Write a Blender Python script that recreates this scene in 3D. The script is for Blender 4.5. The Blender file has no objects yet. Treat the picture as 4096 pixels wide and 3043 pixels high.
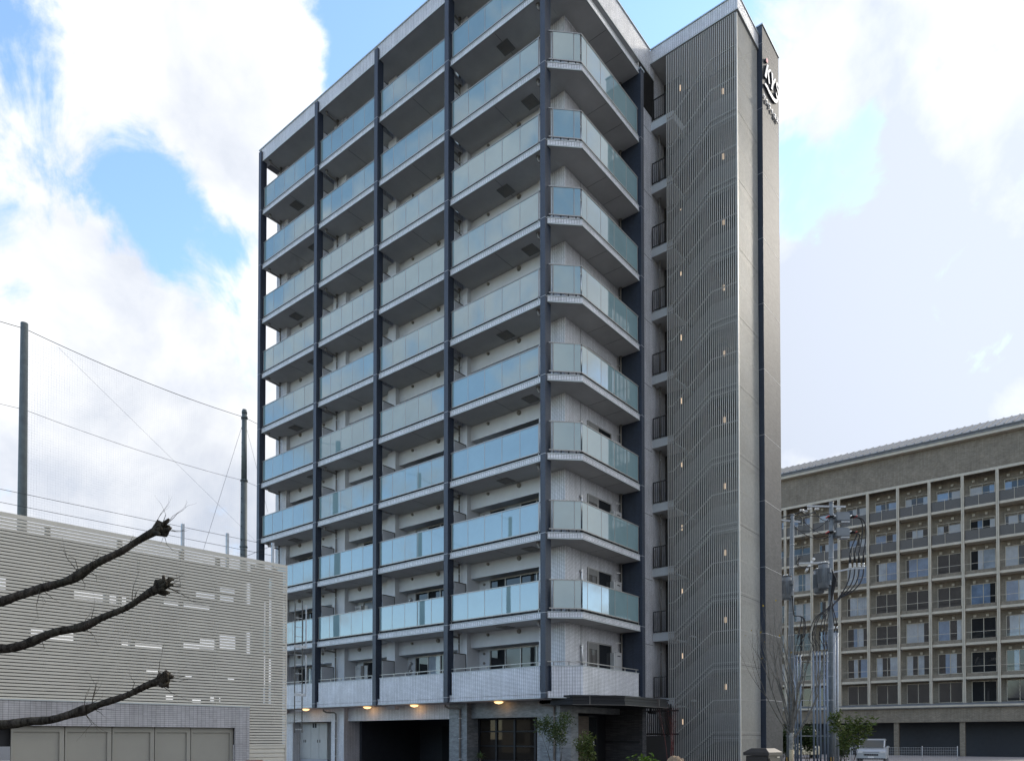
import bpy, bmesh, math, random
from mathutils import Vector, Matrix, noise as mnoise
R = math.radians
random.seed(7)
scene = bpy.context.scene
COL = scene.collection

# ------------------------------------------------------------------ camera
cd = bpy.data.cameras.new('camera')
cam = bpy.data.objects.new('camera', cd); COL.objects.link(cam)
cam.location = (15.878, -21.485, 1.6)
cam.rotation_euler = (math.pi/2 + 0.01756, 0, 0.68075)
cd.sensor_width = 36.0; cd.sensor_fit = 'HORIZONTAL'
cd.lens = 36.0*2954.08/4096
cd.shift_x = (2048-2051.12)/4096
cd.shift_y = (2896.98-1521.5)/4096
cd.clip_start = 0.1; cd.clip_end = 2000
scene.camera = cam

# ------------------------------------------------------------------ world, sun, exposure
SUN_AZ = math.atan2(0.96, 0.28)       # direction towards the sun, seen in plan
SUN_EL = R(33)
sdir = Vector((math.cos(SUN_AZ)*math.cos(SUN_EL), math.sin(SUN_AZ)*math.cos(SUN_EL), math.sin(SUN_EL)))
w = bpy.data.worlds.new('World'); scene.world = w; w.use_nodes = True
nt = w.node_tree; nt.nodes.clear()
def N(t, **k):
    n = nt.nodes.new(t)
    for a, b in k.items(): setattr(n, a, b)
    return n
def LK(a, b): nt.links.new(a, b)
out = N('ShaderNodeOutputWorld')
sky = N('ShaderNodeTexSky'); sky.sky_type = 'NISHITA'; sky.sun_disc = False
sky.sun_elevation = SUN_EL; sky.sun_rotation = math.pi/2 - SUN_AZ
sky.air_density = 1.1; sky.dust_density = 0.2; sky.ozone_density = 2.6
bgs = N('ShaderNodeBackground'); bgs.inputs[1].default_value = 0.15
LK(sky.outputs[0], bgs.inputs[0])
tc = N('ShaderNodeTexCoord')
nrm = N('ShaderNodeVectorMath', operation='NORMALIZE'); LK(tc.outputs['Generated'], nrm.inputs[0])
DIR = nrm.outputs[0]
def M2(op, a, b=None, c=None, clamp=False):
    n = N('ShaderNodeMath', operation=op); n.use_clamp = clamp
    for i, v in enumerate((a, b, c)):
        if v is None: continue
        if isinstance(v, (int, float)): n.inputs[i].default_value = v
        else: LK(v, n.inputs[i])
    return n.outputs[0]
def WN(scale, detail, rough, dist, off):
    mp = N('ShaderNodeMapping'); mp.inputs['Location'].default_value = off
    LK(DIR, mp.inputs[0])
    n = N('ShaderNodeTexNoise'); n.inputs['Scale'].default_value = scale; n.inputs['Detail'].default_value = detail
    n.inputs['Roughness'].default_value = rough; n.inputs['Distortion'].default_value = dist
    LK(mp.outputs[0], n.inputs['Vector']); return n.outputs['Fac']
def blob(d, deg, soft=0.5):
    v = Vector(d).normalized()
    dt = N('ShaderNodeVectorMath', operation='DOT_PRODUCT'); LK(DIR, dt.inputs[0]); dt.inputs[1].default_value = v
    mr = N('ShaderNodeMapRange'); mr.interpolation_type = 'SMOOTHSTEP'
    mr.inputs['From Min'].default_value = math.cos(R(deg*(1+soft))); mr.inputs['From Max'].default_value = math.cos(R(deg*(1-soft)))
    LK(dt.outputs['Value'], mr.inputs['Value']); return mr.outputs[0]
n1 = WN(3.1, 10, 0.56, 0.35, (0.3, 1.7, 0.2))
n3 = WN(9.5, 8, 0.6, 0.5, (4.1, 2.2, .7))
acc = M2('ADD', M2('ADD', M2('MULTIPLY', M2('SUBTRACT', n1, .5), 1.7), 0.66), M2('MULTIPLY', M2('SUBTRACT', n3, .5), 1.15))
clear = [((-.722, .372, .583), 4.0, .26), ((-.757, .376, .533), 3.8, .24), ((-.518, .485, .704), 4.6, .42),
         ((-.40, .575, .713), 8, .40), ((-.319, .643, .697), 7.0, .40), ((-.228, .780, .583), 3.2, .38), ((-.262, .775, .575), 2.0, .22), ((-.262, .815, .515), 2.0, .24), ((-.19, .80, .57), 2.0, .18),
         ((-.80, .45, .415), 3.0, .12), ((-.45, -.68, .58), 56, .28)]
dense = [((-.625, .40, .67), 8.0, .26), ((-.67, .33, .665), 6.0, .20), ((-.80, .40, .45), 5.5, .16), ((-.195, .731, .654), 6.0, .16), ((-.831, .44, .339), 14, .22), ((-.234, .869, .435), 10, .30), ((-.70, .42, .60), 3.0, .12)]
for d, a, k in clear: acc = M2('SUBTRACT', acc, M2('MULTIPLY', blob(d, a, .6), k))
for d, a, k in dense: acc = M2('ADD', acc, M2('MULTIPLY', blob(d, a, .6), k))
mr = N('ShaderNodeMapRange'); mr.interpolation_type = 'SMOOTHSTEP'
mr.inputs['From Min'].default_value = .34; mr.inputs['From Max'].default_value = .62
LK(acc, mr.inputs['Value'])
n2 = WN(4.3, 7, 0.55, 0.2, (2.1, .4, 3.3))
for d, a, k in (((-.225, .885, .405), 10, .22), ((-.85, .44, .27), 9, .10), ((-.25, .83, .50), 5, .06), ((-.19, .77, .60), 14, .10)): n2 = M2('SUBTRACT', n2, M2('MULTIPLY', blob(d, a, .7), k))
rmp = N('ShaderNodeValToRGB'); LK(n2, rmp.inputs[0])
rmp.color_ramp.elements[0].position = .30; rmp.color_ramp.elements[0].color = (.27, .295, .345, 1)
rmp.color_ramp.elements[1].position = .60; rmp.color_ramp.elements[1].color = (.50, .50, .50, 1)
bgc = N('ShaderNodeBackground'); bgc.inputs[1].default_value = 1.0
LK(rmp.outputs[0], bgc.inputs[0])
glow = M2('ADD', M2('MULTIPLY', blob(sdir, 26, .75), .25), 1.0)       # clouds near the sun scatter more light
LK(glow, bgc.inputs[1])
mx = N('ShaderNodeMixShader'); LK(mr.outputs[0], mx.inputs[0]); LK(bgs.outputs[0], mx.inputs[1]); LK(bgc.outputs[0], mx.inputs[2])
LK(mx.outputs[0], out.inputs[0])

sl = bpy.data.lights.new('sun', 'SUN'); sl.energy = 0.95; sl.angle = R(8); sl.color = (1.0, .93, .82)
so = bpy.data.objects.new('sun', sl); COL.objects.link(so)
so.rotation_euler = (-sdir).to_track_quat('-Z', 'Y').to_euler()

scene.view_settings.view_transform = 'Standard'; scene.view_settings.look = 'None'
scene.view_settings.exposure = 1.32; scene.view_settings.gamma = 1.0
scene.view_settings.use_curve_mapping = False
scene.render.engine = 'CYCLES'
scene.cycles.max_bounces = 5; scene.cycles.diffuse_bounces = 3; scene.cycles.glossy_bounces = 2; scene.cycles.transparent_max_bounces = 12

# ------------------------------------------------------------------ materials
MAT = {}
class NB:
    def __init__(s, name):
        s.m = bpy.data.materials.new(name); s.m.use_nodes = True; s.t = s.m.node_tree
        s.b = s.t.nodes['Principled BSDF']; MAT[name] = s.m
    def n(s, t, **k):
        x = s.t.nodes.new(t)
        for a, b in k.items(): setattr(x, a, b)
        return x
    def l(s, a, b): s.t.links.new(a, b)
    def set(s, **k):
        for a, b in k.items(): s.b.inputs[a.replace('_', ' ')].default_value = b
    def wall_uv(s):
        g = s.n('ShaderNodeNewGeometry')
        c = s.n('ShaderNodeVectorMath', operation='CROSS_PRODUCT'); c.inputs[0].default_value = (0, 0, 1); s.l(g.outputs['True Normal'], c.inputs[1])
        nn = s.n('ShaderNodeVectorMath', operation='NORMALIZE'); s.l(c.outputs[0], nn.inputs[0])
        d = s.n('ShaderNodeVectorMath', operation='DOT_PRODUCT'); s.l(nn.outputs[0], d.inputs[0]); s.l(g.outputs['Position'], d.inputs[1])
        sp = s.n('ShaderNodeSeparateXYZ'); s.l(g.outputs['Position'], sp.inputs[0])
        cb = s.n('ShaderNodeCombineXYZ'); s.l(d.outputs['Value'], cb.inputs[0]); s.l(sp.outputs[2], cb.inputs[1])
        return cb.outputs[0], g.outputs['Position']
    def noise(s, vec, scale, detail=4, rough=.6):
        n = s.n('ShaderNodeTexNoise'); n.inputs['Scale'].default_value = scale; n.inputs['Detail'].default_value = detail; n.inputs['Roughness'].default_value = rough
        if vec is not None: s.l(vec, n.inputs['Vector'])
        return n.outputs['Fac']
    def ramp(s, fac, a, b, p0=.3, p1=.7):
        r = s.n('ShaderNodeValToRGB'); s.l(fac, r.inputs[0])
        r.color_ramp.elements[0].position = p0; r.color_ramp.elements[1].position = p1
        r.color_ramp.elements[0].color = (*a, 1); r.color_ramp.elements[1].color = (*b, 1); return r.outputs[0]
    def mul(s, a, b, f=1.0):
        m = s.n('ShaderNodeMix', data_type='RGBA', blend_type='MULTIPLY'); m.inputs[0].default_value = f
        s.l(a, m.inputs[6]); s.l(b, m.inputs[7]); return m.outputs[2]
    def bump(s, h, strength=.3, dist=.01):
        b = s.n('ShaderNodeBump'); b.inputs['Strength'].default_value = strength; b.inputs['Distance'].default_value = dist
        s.l(h, b.inputs['Height']); s.l(b.outputs[0], s.b.inputs['Normal'])

def tile_mat(name, c1, c2, mortar, bw, bh, ms, offset=0.0, rough=.35, spec=.5, dirt=.25, bias=0.0, bump=.35):
    s = NB(name); uv, pos = s.wall_uv()
    b = s.n('ShaderNodeTexBrick'); b.offset = offset; b.squash = 1.0
    s.l(uv, b.inputs['Vector']); b.inputs['Scale'].default_value = 1.0
    b.inputs['Color1'].default_value = (*c1, 1); b.inputs['Color2'].default_value = (*c2, 1); b.inputs['Mortar'].default_value = (*mortar, 1)
    b.inputs['Mortar Size'].default_value = ms; b.inputs['Mortar Smooth'].default_value = .1; b.inputs['Bias'].default_value = bias
    b.inputs['Brick Width'].default_value = bw; b.inputs['Row Height'].default_value = bh
    d = s.ramp(s.noise(pos, .9, 6, .65), (1-dirt, 1-dirt, 1-dirt), (1.06, 1.06, 1.06))
    # rain streaks, long in z
    mp = s.n('ShaderNodeMapping'); mp.inputs['Scale'].default_value = (5, 5, .35); s.l(pos, mp.inputs[0])
    st = s.ramp(s.noise(mp.outputs[0], 1.6, 5, .6), (.86, .86, .85), (1.03, 1.03, 1.03), .35, .6)
    s.l(s.mul(s.mul(b.outputs['Color'], d), st), s.b.inputs['Base Color'])
    s.set(Roughness=rough, Specular_IOR_Level=spec)
    inv = s.n('ShaderNodeMath', operation='SUBTRACT'); inv.inputs[0].default_value = 1; s.l(b.outputs['Fac'], inv.inputs[1])
    s.bump(inv.outputs[0], bump, .006)
    return s.m
tile_mat('tile_white', (.84, .84, .86), (.76, .76, .78), (.13, .13, .14), .100, .050, .0055, dirt=.18)
tile_mat('tile_navy', (.024, .034, .056), (.033, .045, .072), (.015, .018, .026), .100, .050, .003, .5, rough=.42, spec=.55)
tile_mat('tile_grey', (.030, .031, .035), (.062, .062, .065), (.08, .08, .08), .2, .062, .004, .5, rough=.6, spec=.25)
tile_mat('tile_gate', (.50, .48, .485), (.38, .37, .37), (.10, .10, .10), .108, .052, .003, .0, rough=.5, bias=-.45)
tile_mat('brick_far', (.285, .245, .190), (.215, .185, .143), (.15, .13, .105), .215, .075, .008, .5, rough=.75, spec=.2, bump=.2)
tile_mat('stone_split', (.055, .055, .060), (.150, .148, .150), (.008, .008, .01), .34, .028, .004, .37, rough=.55, bias=-.25, bump=.9)

def plain(name, col, rough=.5, metal=0.0, spec=.5, var=.12, scale=3.0, bump=0.0, bscale=60):
    s = NB(name); g = s.n('ShaderNodeNewGeometry')
    a = tuple(c*(1-var) for c in col); b = tuple(min(1, c*(1+var)) for c in col)
    s.l(s.ramp(s.noise(g.outputs['Position'], scale, 6, .65), a, b, .3, .7), s.b.inputs['Base Color'])
    s.set(Roughness=rough, Metallic=metal, Specular_IOR_Level=spec)
    if bump: s.bump(s.noise(g.outputs['Position'], bscale, 4), bump, .01)
    return s.m
plain('soffit', (.55, .545, .53), .8, var=.08, scale=1.2, bump=.3, bscale=25)
plain('paint_wall', (.60, .615, .63), .75, var=.07, scale=1.5, bump=.25, bscale=30)
plain('paint_pale', (.50, .53, .54), .6, var=.06, scale=1.0)
plain('edge_trim', (.46, .49, .48), .5, var=.08)
plain('cap_metal', (.50, .56, .57), .35, .6)
plain('alu', (.33, .32, .30), .4, .6, var=.1)
plain('bronze', (.060, .056, .052), .4, .6)
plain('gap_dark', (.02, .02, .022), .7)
plain('stair_rail', (.28, .27, .25), .5)
plain('slat_metal', (.49, .47, .425), .5, .1, var=.10, scale=6)
plain('stair_panel', (.125, .121, .112), .6, var=.06)
plain('stair_grey', (.045, .043, .040), .7, var=.08)
plain('dark_wall', (.030, .033, .040), .7)
plain('black_steel', (.012, .013, .015), .5, .0, spec=.3)
plain('white_line', (.55, .55, .55), .6)
plain('pipe_grey', (.20, .185, .165), .5, var=.1)
plain('steel_clip', (.55, .55, .55), .3, .9)
plain('door_grey', (.46, .46, .43), .6, var=.05)
plain('board', (.40, .41, .42), .6, var=.05)
plain('heater', (.48, .48, .47), .5)
plain('shutter', (.20, .197, .187), .6)
plain('beige_slat', (.62, .58, .495), .55, var=.07, scale=1.3)
plain('beige_panel', (.33, .312, .265), .65, var=.06, scale=.9)
plain('galv', (.40, .42, .44), .5, .4, var=.15, scale=9)
plain('galv_blue', (.22, .27, .34), .45, .3, var=.12, scale=4)
plain('conc_pole', (.19, .215, .235), .75, var=.18, scale=5, bump=.2)
plain('pole_green', (.105, .125, .125), .6, .2, var=.2, scale=4)
plain('wire', (.02, .02, .022), .6)
plain('transf', (.17, .19, .21), .45, .2, var=.12)
plain('porcelain', (.72, .72, .70), .2)
plain('red_mark', (.45, .03, .025), .5)
plain('rubber', (.012, .012, .012), .7)
plain('sign_white', (.80, .80, .80), .35)
plain('sign_red', (.62, .15, .18), .4)
plain('sign_side', (.03, .035, .045), .4)
plain('far_pale', (.45, .405, .325), .7, var=.12, scale=2)
plain('far_roof', (.16, .165, .17), .6, var=.2, scale=3)
plain('far_rail', (.085, .078, .070), .5, .2, var=.3, scale=20)
plain('far_vent', (.45, .41, .33), .6)
plain('curtain_white', (.40, .41, .42), .8, var=.12, scale=4)
plain('asphalt', (.055, .055, .057), .9, var=.25, scale=2, bump=.4)
plain('paving', (.27, .235, .215), .85, var=.2, scale=2, bump=.3)
plain('soil', (.05, .038, .028), .95, var=.4, scale=8, bump=.6)
plain('rock', (.36, .25, .155), .85, var=.35, scale=4, bump=1.0, bscale=14)
plain('cabinet', (.042, .036, .032), .4, .35, var=.15)
plain('bark_pale', (.25, .235, .20), .85, var=.5, scale=14, bump=.7, bscale=40)
plain('bark_twig', (.13, .12, .10), .85, var=.5, scale=14)
def bark():
    s = NB('bark_dark'); g = s.n('ShaderNodeNewGeometry'); mp = s.n('ShaderNodeMapping'); mp.inputs['Scale'].default_value = (16, 16, 3.5); s.l(g.outputs['Position'], mp.inputs[0])
    n = s.noise(mp.outputs[0], 1.5, 8, .7); a = s.ramp(n, (.018, .014, .012), (.115, .098, .085), .35, .65)
    b = s.ramp(s.noise(g.outputs['Position'], 5, 6), (.75, .85, .7), (1.2, 1.15, 1.1)); s.l(s.mul(a, b), s.b.inputs['Base Color']); s.set(Roughness=.95, Specular_IOR_Level=.15); s.bump(n, 1.0, .04)
bark()
plain('bark_wrap', (.40, .32, .20), .9, var=.2, scale=30, bump=.4)
plain('twig_red', (.13, .035, .03), .8, var=.3, scale=20)
plain('cut_wood', (.42, .17, .09), .8, var=.3, scale=20)
plain('car_silver', (.42, .43, .44), .3, .55, var=.04)
plain('cream_paint', (.62, .55, .38), .4, var=.06)
plain('tyre', (.015, .015, .015), .8)
plain('rim', (.4, .4, .4), .3, .8)
plain('hazard_yellow', (.60, .33, .02), .6)
plain('brown_cap', (.15, .085, .075), .6, var=.15)
plain('bamboo', (.42, .22, .08), .7)
plain('marble_dark', (.05, .04, .03), .3)

def stone_mat():
    s = NB('slate_stone'); uv, pos = s.wall_uv()
    b = s.n('ShaderNodeTexBrick'); b.offset = .5
    s.l(uv, b.inputs['Vector']); b.inputs['Scale'].default_value = 1
    b.inputs['Color1'].default_value = (.155, .172, .182, 1); b.inputs['Color2'].default_value = (.215, .228, .232, 1); b.inputs['Mortar'].default_value = (.10, .11, .12, 1)
    b.inputs['Brick Width'].default_value = 1.2; b.inputs['Row Height'].default_value = .6; b.inputs['Mortar Size'].default_value = .003
    mp = s.n('ShaderNodeMapping'); mp.inputs['Rotation'].default_value = (.5, .7, .6); mp.inputs['Scale'].default_value = (1, 1, 3.0); s.l(pos, mp.inputs[0])
    v = s.ramp(s.noise(mp.outputs[0], 3.2, 10, .7), (.62, .62, .64), (1.35, 1.35, 1.33), .35, .65)
    s.l(s.mul(b.outputs['Color'], v), s.b.inputs['Base Color']); s.set(Roughness=.42)
    s.bump(s.noise(mp.outputs[0], 8, 6), .15, .01)
stone_mat()
def wood_mat():
    s = NB('wood_panel'); uv, pos = s.wall_uv()
    mp = s.n('ShaderNodeMapping'); mp.inputs['Scale'].default_value = (2, 2, 24); s.l(pos, mp.inputs[0])
    s.l(s.ramp(s.noise(mp.outputs[0], 1.4, 6, .6), (.050, .034, .022), (.13, .092, .060)), s.b.inputs['Base Color']); s.set(Roughness=.5)
wood_mat()
def glass_mat(name, col, ior, rough=.015, var=.06, spec=.5):
    s = NB(name); g = s.n('ShaderNodeNewGeometry')
    a = tuple(c*(1-var) for c in col); b = tuple(c*(1+var) for c in col)
    s.l(s.ramp(s.noise(g.outputs['Position'], 1.1, 3), a, b), s.b.inputs['Base Color'])
    s.set(Roughness=rough, IOR=ior, Specular_IOR_Level=spec)
    if name == 'milk_glass':
        oi = s.n('ShaderNodeObjectInfo'); rr = s.ramp(oi.outputs['Random'], (.95, .95, .96), (1.05, 1.05, 1.04), 0, 1)
        src = s.b.inputs['Base Color'].links[0].from_socket; s.l(s.mul(src, rr), s.b.inputs['Base Color'])
    # gentle waviness of float glass
    s.bump(s.noise(g.outputs['Position'], 1.3, 2, .4), .012, .02)
glass_mat('milk_glass', (.19, .295, .312), 2.2)
glass_mat('dark_glass', (.016, .018, .020), 1.5)
glass_mat('lobby_glass', (.022, .018, .014), 1.35, spec=.35)
glass_mat('curtain_glass', (.30, .34, .38), 1.6, var=.25)
glass_mat('blue_glass', (.15, .21, .30), 1.6, var=.25)
glass_mat('car_glass', (.03, .036, .038), 1.33)
def leaf_mat(name, a, b, trans=.15):
    s = NB(name); oi = s.n('ShaderNodeNewGeometry')
    s.l(s.ramp(oi.outputs['Random Per Island'], a, b, .1, .9), s.b.inputs['Base Color'])
    s.set(Roughness=.55, Specular_IOR_Level=.22)
    tr = s.n('ShaderNodeBsdfTranslucent'); tr.inputs[0].default_value = (b[0]*1.3, b[1]*1.3, b[2], 1)
    m = s.n('ShaderNodeMixShader'); m.inputs[0].default_value = trans
    s.l(s.b.outputs[0], m.inputs[1]); s.l(tr.outputs[0], m.inputs[2]); s.l(m.outputs[0], s.t.nodes['Material Output'].inputs[0])
leaf_mat('leaf_dark', (.018, .032, .012), (.060, .090, .028))
leaf_mat('leaf_mid', (.022, .042, .010), (.095, .125, .030))
leaf_mat('leaf_bright', (.04, .09, .010), (.11, .18, .028))
leaf_mat('leaf_red', (.06, .015, .012), (.12, .03, .02))
leaf_mat('leaf_yellow', (.25, .17, .03), (.40, .30, .06))
def emit_mat(name, col, st):
    s = NB(name); s.set(Base_Color=(.8, .7, .5, 1)); s.b.inputs['Emission Color'].default_value = (*col, 1); s.b.inputs['Emission Strength'].default_value = st
emit_mat('lamp_warm', (1.0, .60, .26), .95)
emit_mat('lamp_stair', (1.0, .68, .42), .34)
emit_mat('lamp_dim', (1.0, .55, .15), .05)
def net_mat():
    s = NB('net_thread'); s.set(Base_Color=(.35, .37, .40, 1), Roughness=.9)
net_mat()

# ------------------------------------------------------------------ mesh builder
class MB:
    def __init__(s): s.v = []; s.f = []; s.m = []; s.sm = []
    def face(s, idx, m=0, smooth=False): s.f.append(tuple(idx)); s.m.append(m); s.sm.append(smooth)
    def box(s, x0, x1, y0, y1, z0, z1, m=0, top=None, bot=None):
        b = len(s.v)
        s.v += [(x0,y0,z0),(x1,y0,z0),(x1,y1,z0),(x0,y1,z0),(x0,y0,z1),(x1,y0,z1),(x1,y1,z1),(x0,y1,z1)]
        s.face((b,b+3,b+2,b+1), m if bot is None else bot); s.face((b+4,b+5,b+6,b+7), m if top is None else top)
        for q in ((0,1,5,4),(1,2,6,5),(2,3,7,6),(3,0,4,7)): s.face([b+i for i in q], m)
        return s
    def prism(s, poly, z0, z1, m=0, top=None, bot=None):   # poly counter-clockwise in plan
        b = len(s.v); n = len(poly)
        s.v += [(p[0],p[1],z0) for p in poly] + [(p[0],p[1],z1) for p in poly]
        s.face([b+i for i in reversed(range(n))], m if bot is None else bot); s.face([b+n+i for i in range(n)], m if top is None else top)
        for i in range(n): j = (i+1) % n; s.face((b+i,b+j,b+n+j,b+n+i), m)
        return s
    def extrude(s, poly, axis, a0, a1, m=0, side=None):     # poly (u,v) closed; axis 'x': (a,u,v), 'y': (u,a,v)
        b = len(s.v); n = len(poly)
        mk = (lambda a, p: (a, p[0], p[1])) if axis == 'x' else (lambda a, p: (p[0], a, p[1]))
        s.v += [mk(a0, p) for p in poly] + [mk(a1, p) for p in poly]
        s.face([b+i for i in reversed(range(n))], m); s.face([b+n+i for i in range(n)], m)
        for i in range(n): j = (i+1) % n; s.face((b+i,b+j,b+n+j,b+n+i), m if side is None else side)
        return s
    def bar(s, p, q, w, h=None, m=0, up=(0,0,1)):
        h = w if h is None else h; p = Vector(p); q = Vector(q); d = (q-p).normalized(); u = Vector(up)
        if abs(d.dot(u)) > .98: u = Vector((0,1,0))
        a = d.cross(u).normalized()*w/2; c = a.cross(d).normalized()*h/2; b = len(s.v)
        for o in (p, q): s.v += [tuple(o-a-c), tuple(o+a-c), tuple(o+a+c), tuple(o-a+c)]
        s.face((b,b+3,b+2,b+1), m); s.face((b+4,b+5,b+6,b+7), m)
        for q4 in ((0,1,5,4),(1,2,6,5),(2,3,7,6),(3,0,4,7)): s.face([b+i for i in q4], m)
        return s
    def tube(s, path, r, n=8, m=0, caps=True, smooth=True):
        P = [Vector(p) for p in path]; rs = r if isinstance(r, (list, tuple)) else [r]*len(P); b = len(s.v)
        ref = Vector((0,0,1)); t0 = (P[1]-P[0]).normalized()
        if abs(t0.dot(ref)) > .9: ref = Vector((1,0,0))
        for i, p in enumerate(P):
            t = (P[min(i+1,len(P)-1)]-P[max(i-1,0)]).normalized()
            a = (ref - t*ref.dot(t)); a = a.normalized() if a.length > 1e-6 else t.orthogonal().normalized()
            ref = a; c = t.cross(a)
            for k in range(n):
                g = 2*math.pi*k/n; s.v.append(tuple(p + (a*math.cos(g)+c*math.sin(g))*rs[i]))
        for i in range(len(P)-1):
            for k in range(n):
                j = (k+1) % n; s.face((b+i*n+k, b+i*n+j, b+(i+1)*n+j, b+(i+1)*n+k), m, smooth)
        if caps:
            s.face([b+k for k in reversed(range(n))], m); e = b+(len(P)-1)*n; s.face([e+k for k in range(n)], m)
        return s
    def lathe(s, prof, c=(0,0,0), n=16, m=0, smooth=True):   # prof [(r,z)]
        b = len(s.v)
        for r, z in prof:
            for k in range(n):
                g = 2*math.pi*k/n; s.v.append((c[0]+r*math.cos(g), c[1]+r*math.sin(g), c[2]+z))
        for i in range(len(prof)-1):
            for k in range(n):
                j = (k+1) % n; s.face((b+i*n+k, b+i*n+j, b+(i+1)*n+j, b+(i+1)*n+k), m, smooth)
        s.face([b+k for k in reversed(range(n))], m); e = b+(len(prof)-1)*n; s.face([e+k for k in range(n)], m)
        return s
    def mesh(s, name, mats):
        me = bpy.data.meshes.new(name); me.from_pydata(s.v, [], s.f)
        for k in mats: me.materials.append(MAT[k])
        me.polygons.foreach_set('material_index', s.m); me.polygons.foreach_set('use_smooth', s.sm)
        me.update(); return me
    def build(s, name, mats, parent=None, loc=None, bevel=0):
        if isinstance(mats, str): mats = [mats]
        me = s.mesh(name, mats)
        if bevel:
            bm = bmesh.new(); bm.from_mesh(me)
            bmesh.ops.bevel(bm, geom=[e for e in bm.edges if e.calc_face_angle(0) > .5], offset=bevel, segments=2, affect='EDGES', clamp_overlap=True)
            bm.to_mesh(me); bm.free()
        return inst(name, me, parent, loc)
def inst(name, me, parent=None, loc=None, rz=None):
    o = bpy.data.objects.new(name, me); COL.objects.link(o)
    if parent is not None:
        o.parent = parent
        if parent.get('_world'): o.matrix_parent_inverse = Matrix.Translation(-Vector(parent.location))
    if loc is not None: o.location = loc
    if rz is not None: o.rotation_euler.z = rz
    return o
def tag(o, label=None, cat=None, group=None, kind=None):
    if label: o['label'] = label
    if cat: o['category'] = cat
    if group: o['group'] = group
    if kind: o['kind'] = kind
    return o
def thing(name, loc, label, cat, group=None, rz=0, world=False):
    o = bpy.data.objects.new(name, None); COL.objects.link(o); o.location = loc; o.rotation_euler.z = rz; o.empty_display_size = .3
    if world: o['_world'] = 1
    return tag(o, label, cat, group)

# ------------------------------------------------------------------ setting
tag(MB().box(-500, 500, -500, 500, -.5, 0).build('ground', 'asphalt'), kind='structure')
tag(MB().box(-40, 16, -6.5, 1.2, -.2, .12).build('pavement', 'paving'), kind='structure')
tag(MB().box(-40, 16.2, -6.72, -6.5, -.2, .14).build('kerb', 'paint_pale'), kind='structure')
tag(MB().prism([(1.0, -4.0), (10.4, -4.6), (10.4, 3.4), (4.6, 7.6), (2.4, 5.4), (2.4, .6)], .02, .28, 0).build('planting_bed', 'soil'), kind='structure')
tag(MB().box(-60, 120, 25, 52, .001, .006).build('car_park', 'paving'), kind='structure')

# ------------------------------------------------------------------ apartment building
B = thing('apartment_building', (-9.4, 6, 0), 'tall apartment block with pale tiles, navy columns, glass balconies and louvred stair tower', 'building', world=True)
LEV = {f: 6.149 + 2.9*(f-3) for f in range(3, 13)}; LEV[2] = 3.228
COLX = [(-.225, 0.0), (-5.14, -4.914), (-9.534, -9.312), (-13.946, -13.722), (-18.805, -18.585)]   # navy columns
BAYS = [(COLX[1][1], COLX[0][0]), (COLX[2][1], COLX[1][0]), (COLX[3][1], COLX[2][0]), (COLX[4][1], COLX[3][0])]
XW = -.04
for i, (a, b) in enumerate(COLX):
    mb = MB().box(a, b, 0, .345, 3.03, 32.5 if i else 33.0, 0)
    c = mb.build('column', 'tile_navy', B)
    jm = MB()
    for f in range(2, 12): jm.box(a-.003, b+.003, -.003, .2, LEV[f]-.006, LEV[f]+.006)
    jm.build('column_joint', 'white_line', c)
# end fin of the corner balconies
fin = MB().box(XW-.2, 1.03, 5.27, 5.51, 0, 29.3, 0).build('fin_wall', 'tile_navy', B)
jm = MB()
for f in range(3, 12): jm.box(.6, 1.033, 5.267, 5.513, LEV[f]-.006, LEV[f]+.006)
jm.build('fin_joint', 'white_line', fin)
MB().box(.02, 1.06, 5.24, 5.53, 29.3, 29.36).build('fin_cap', 'cap_metal', fin)
# core walls
MB().box(-18.8, -.3, 1.9, 2.1, 3.0, 32.2).build('front_wall', 'paint_wall', B)
rw = MB().box(-.5, XW, 1.30, 8.0, 2.9, 29.143).box(-.5, XW, 7.0, 8.0, 29.143, 31.53).box(-.5, XW, 8.0, 10.25, 0, 32.6)
rw.box(-.9, -.5, 1.9, 7.0, 29.1, 31.5)
rwo = rw.build('side_wall', 'tile_white', B)
MB().box(-1.27, -.5, 1.30, 1.5, 2.9, 29.143).build('corner_return_wall', 'tile_white', B)
MB().box(XW, XW+.004, 5.6, 7.99, 0.1, 2.95).box(-.5, XW, 5.5, 8.0, 0, 2.9).build('lower_side_wall', 'tile_white', B)
jm = MB()
for f in range(3, 12):
    jm.box(XW-.01, XW+.006, 5.52, 8.14, LEV[f]-.42, LEV[f]-.405)
    jm.box(XW-.01, XW+.006, 2.36, 2.372, LEV[f]-2.6, LEV[f]-.2)
jm.build('wall_joint', 'gap_dark', rwo)
MB().box(-18.8, -18.6, 1.9, 12.2, 0, 32.2).build('end_wall', 'tile_white', B)
MB().box(-18.8, 4.0, 12.2, 12.4, 0, 32.2).build('rear_wall', 'tile_white', B)
MB().box(-18.6, -.5, 2.1, 12.2, 31.9, 32.1).build('roof_slab', 'soffit', B)
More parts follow.
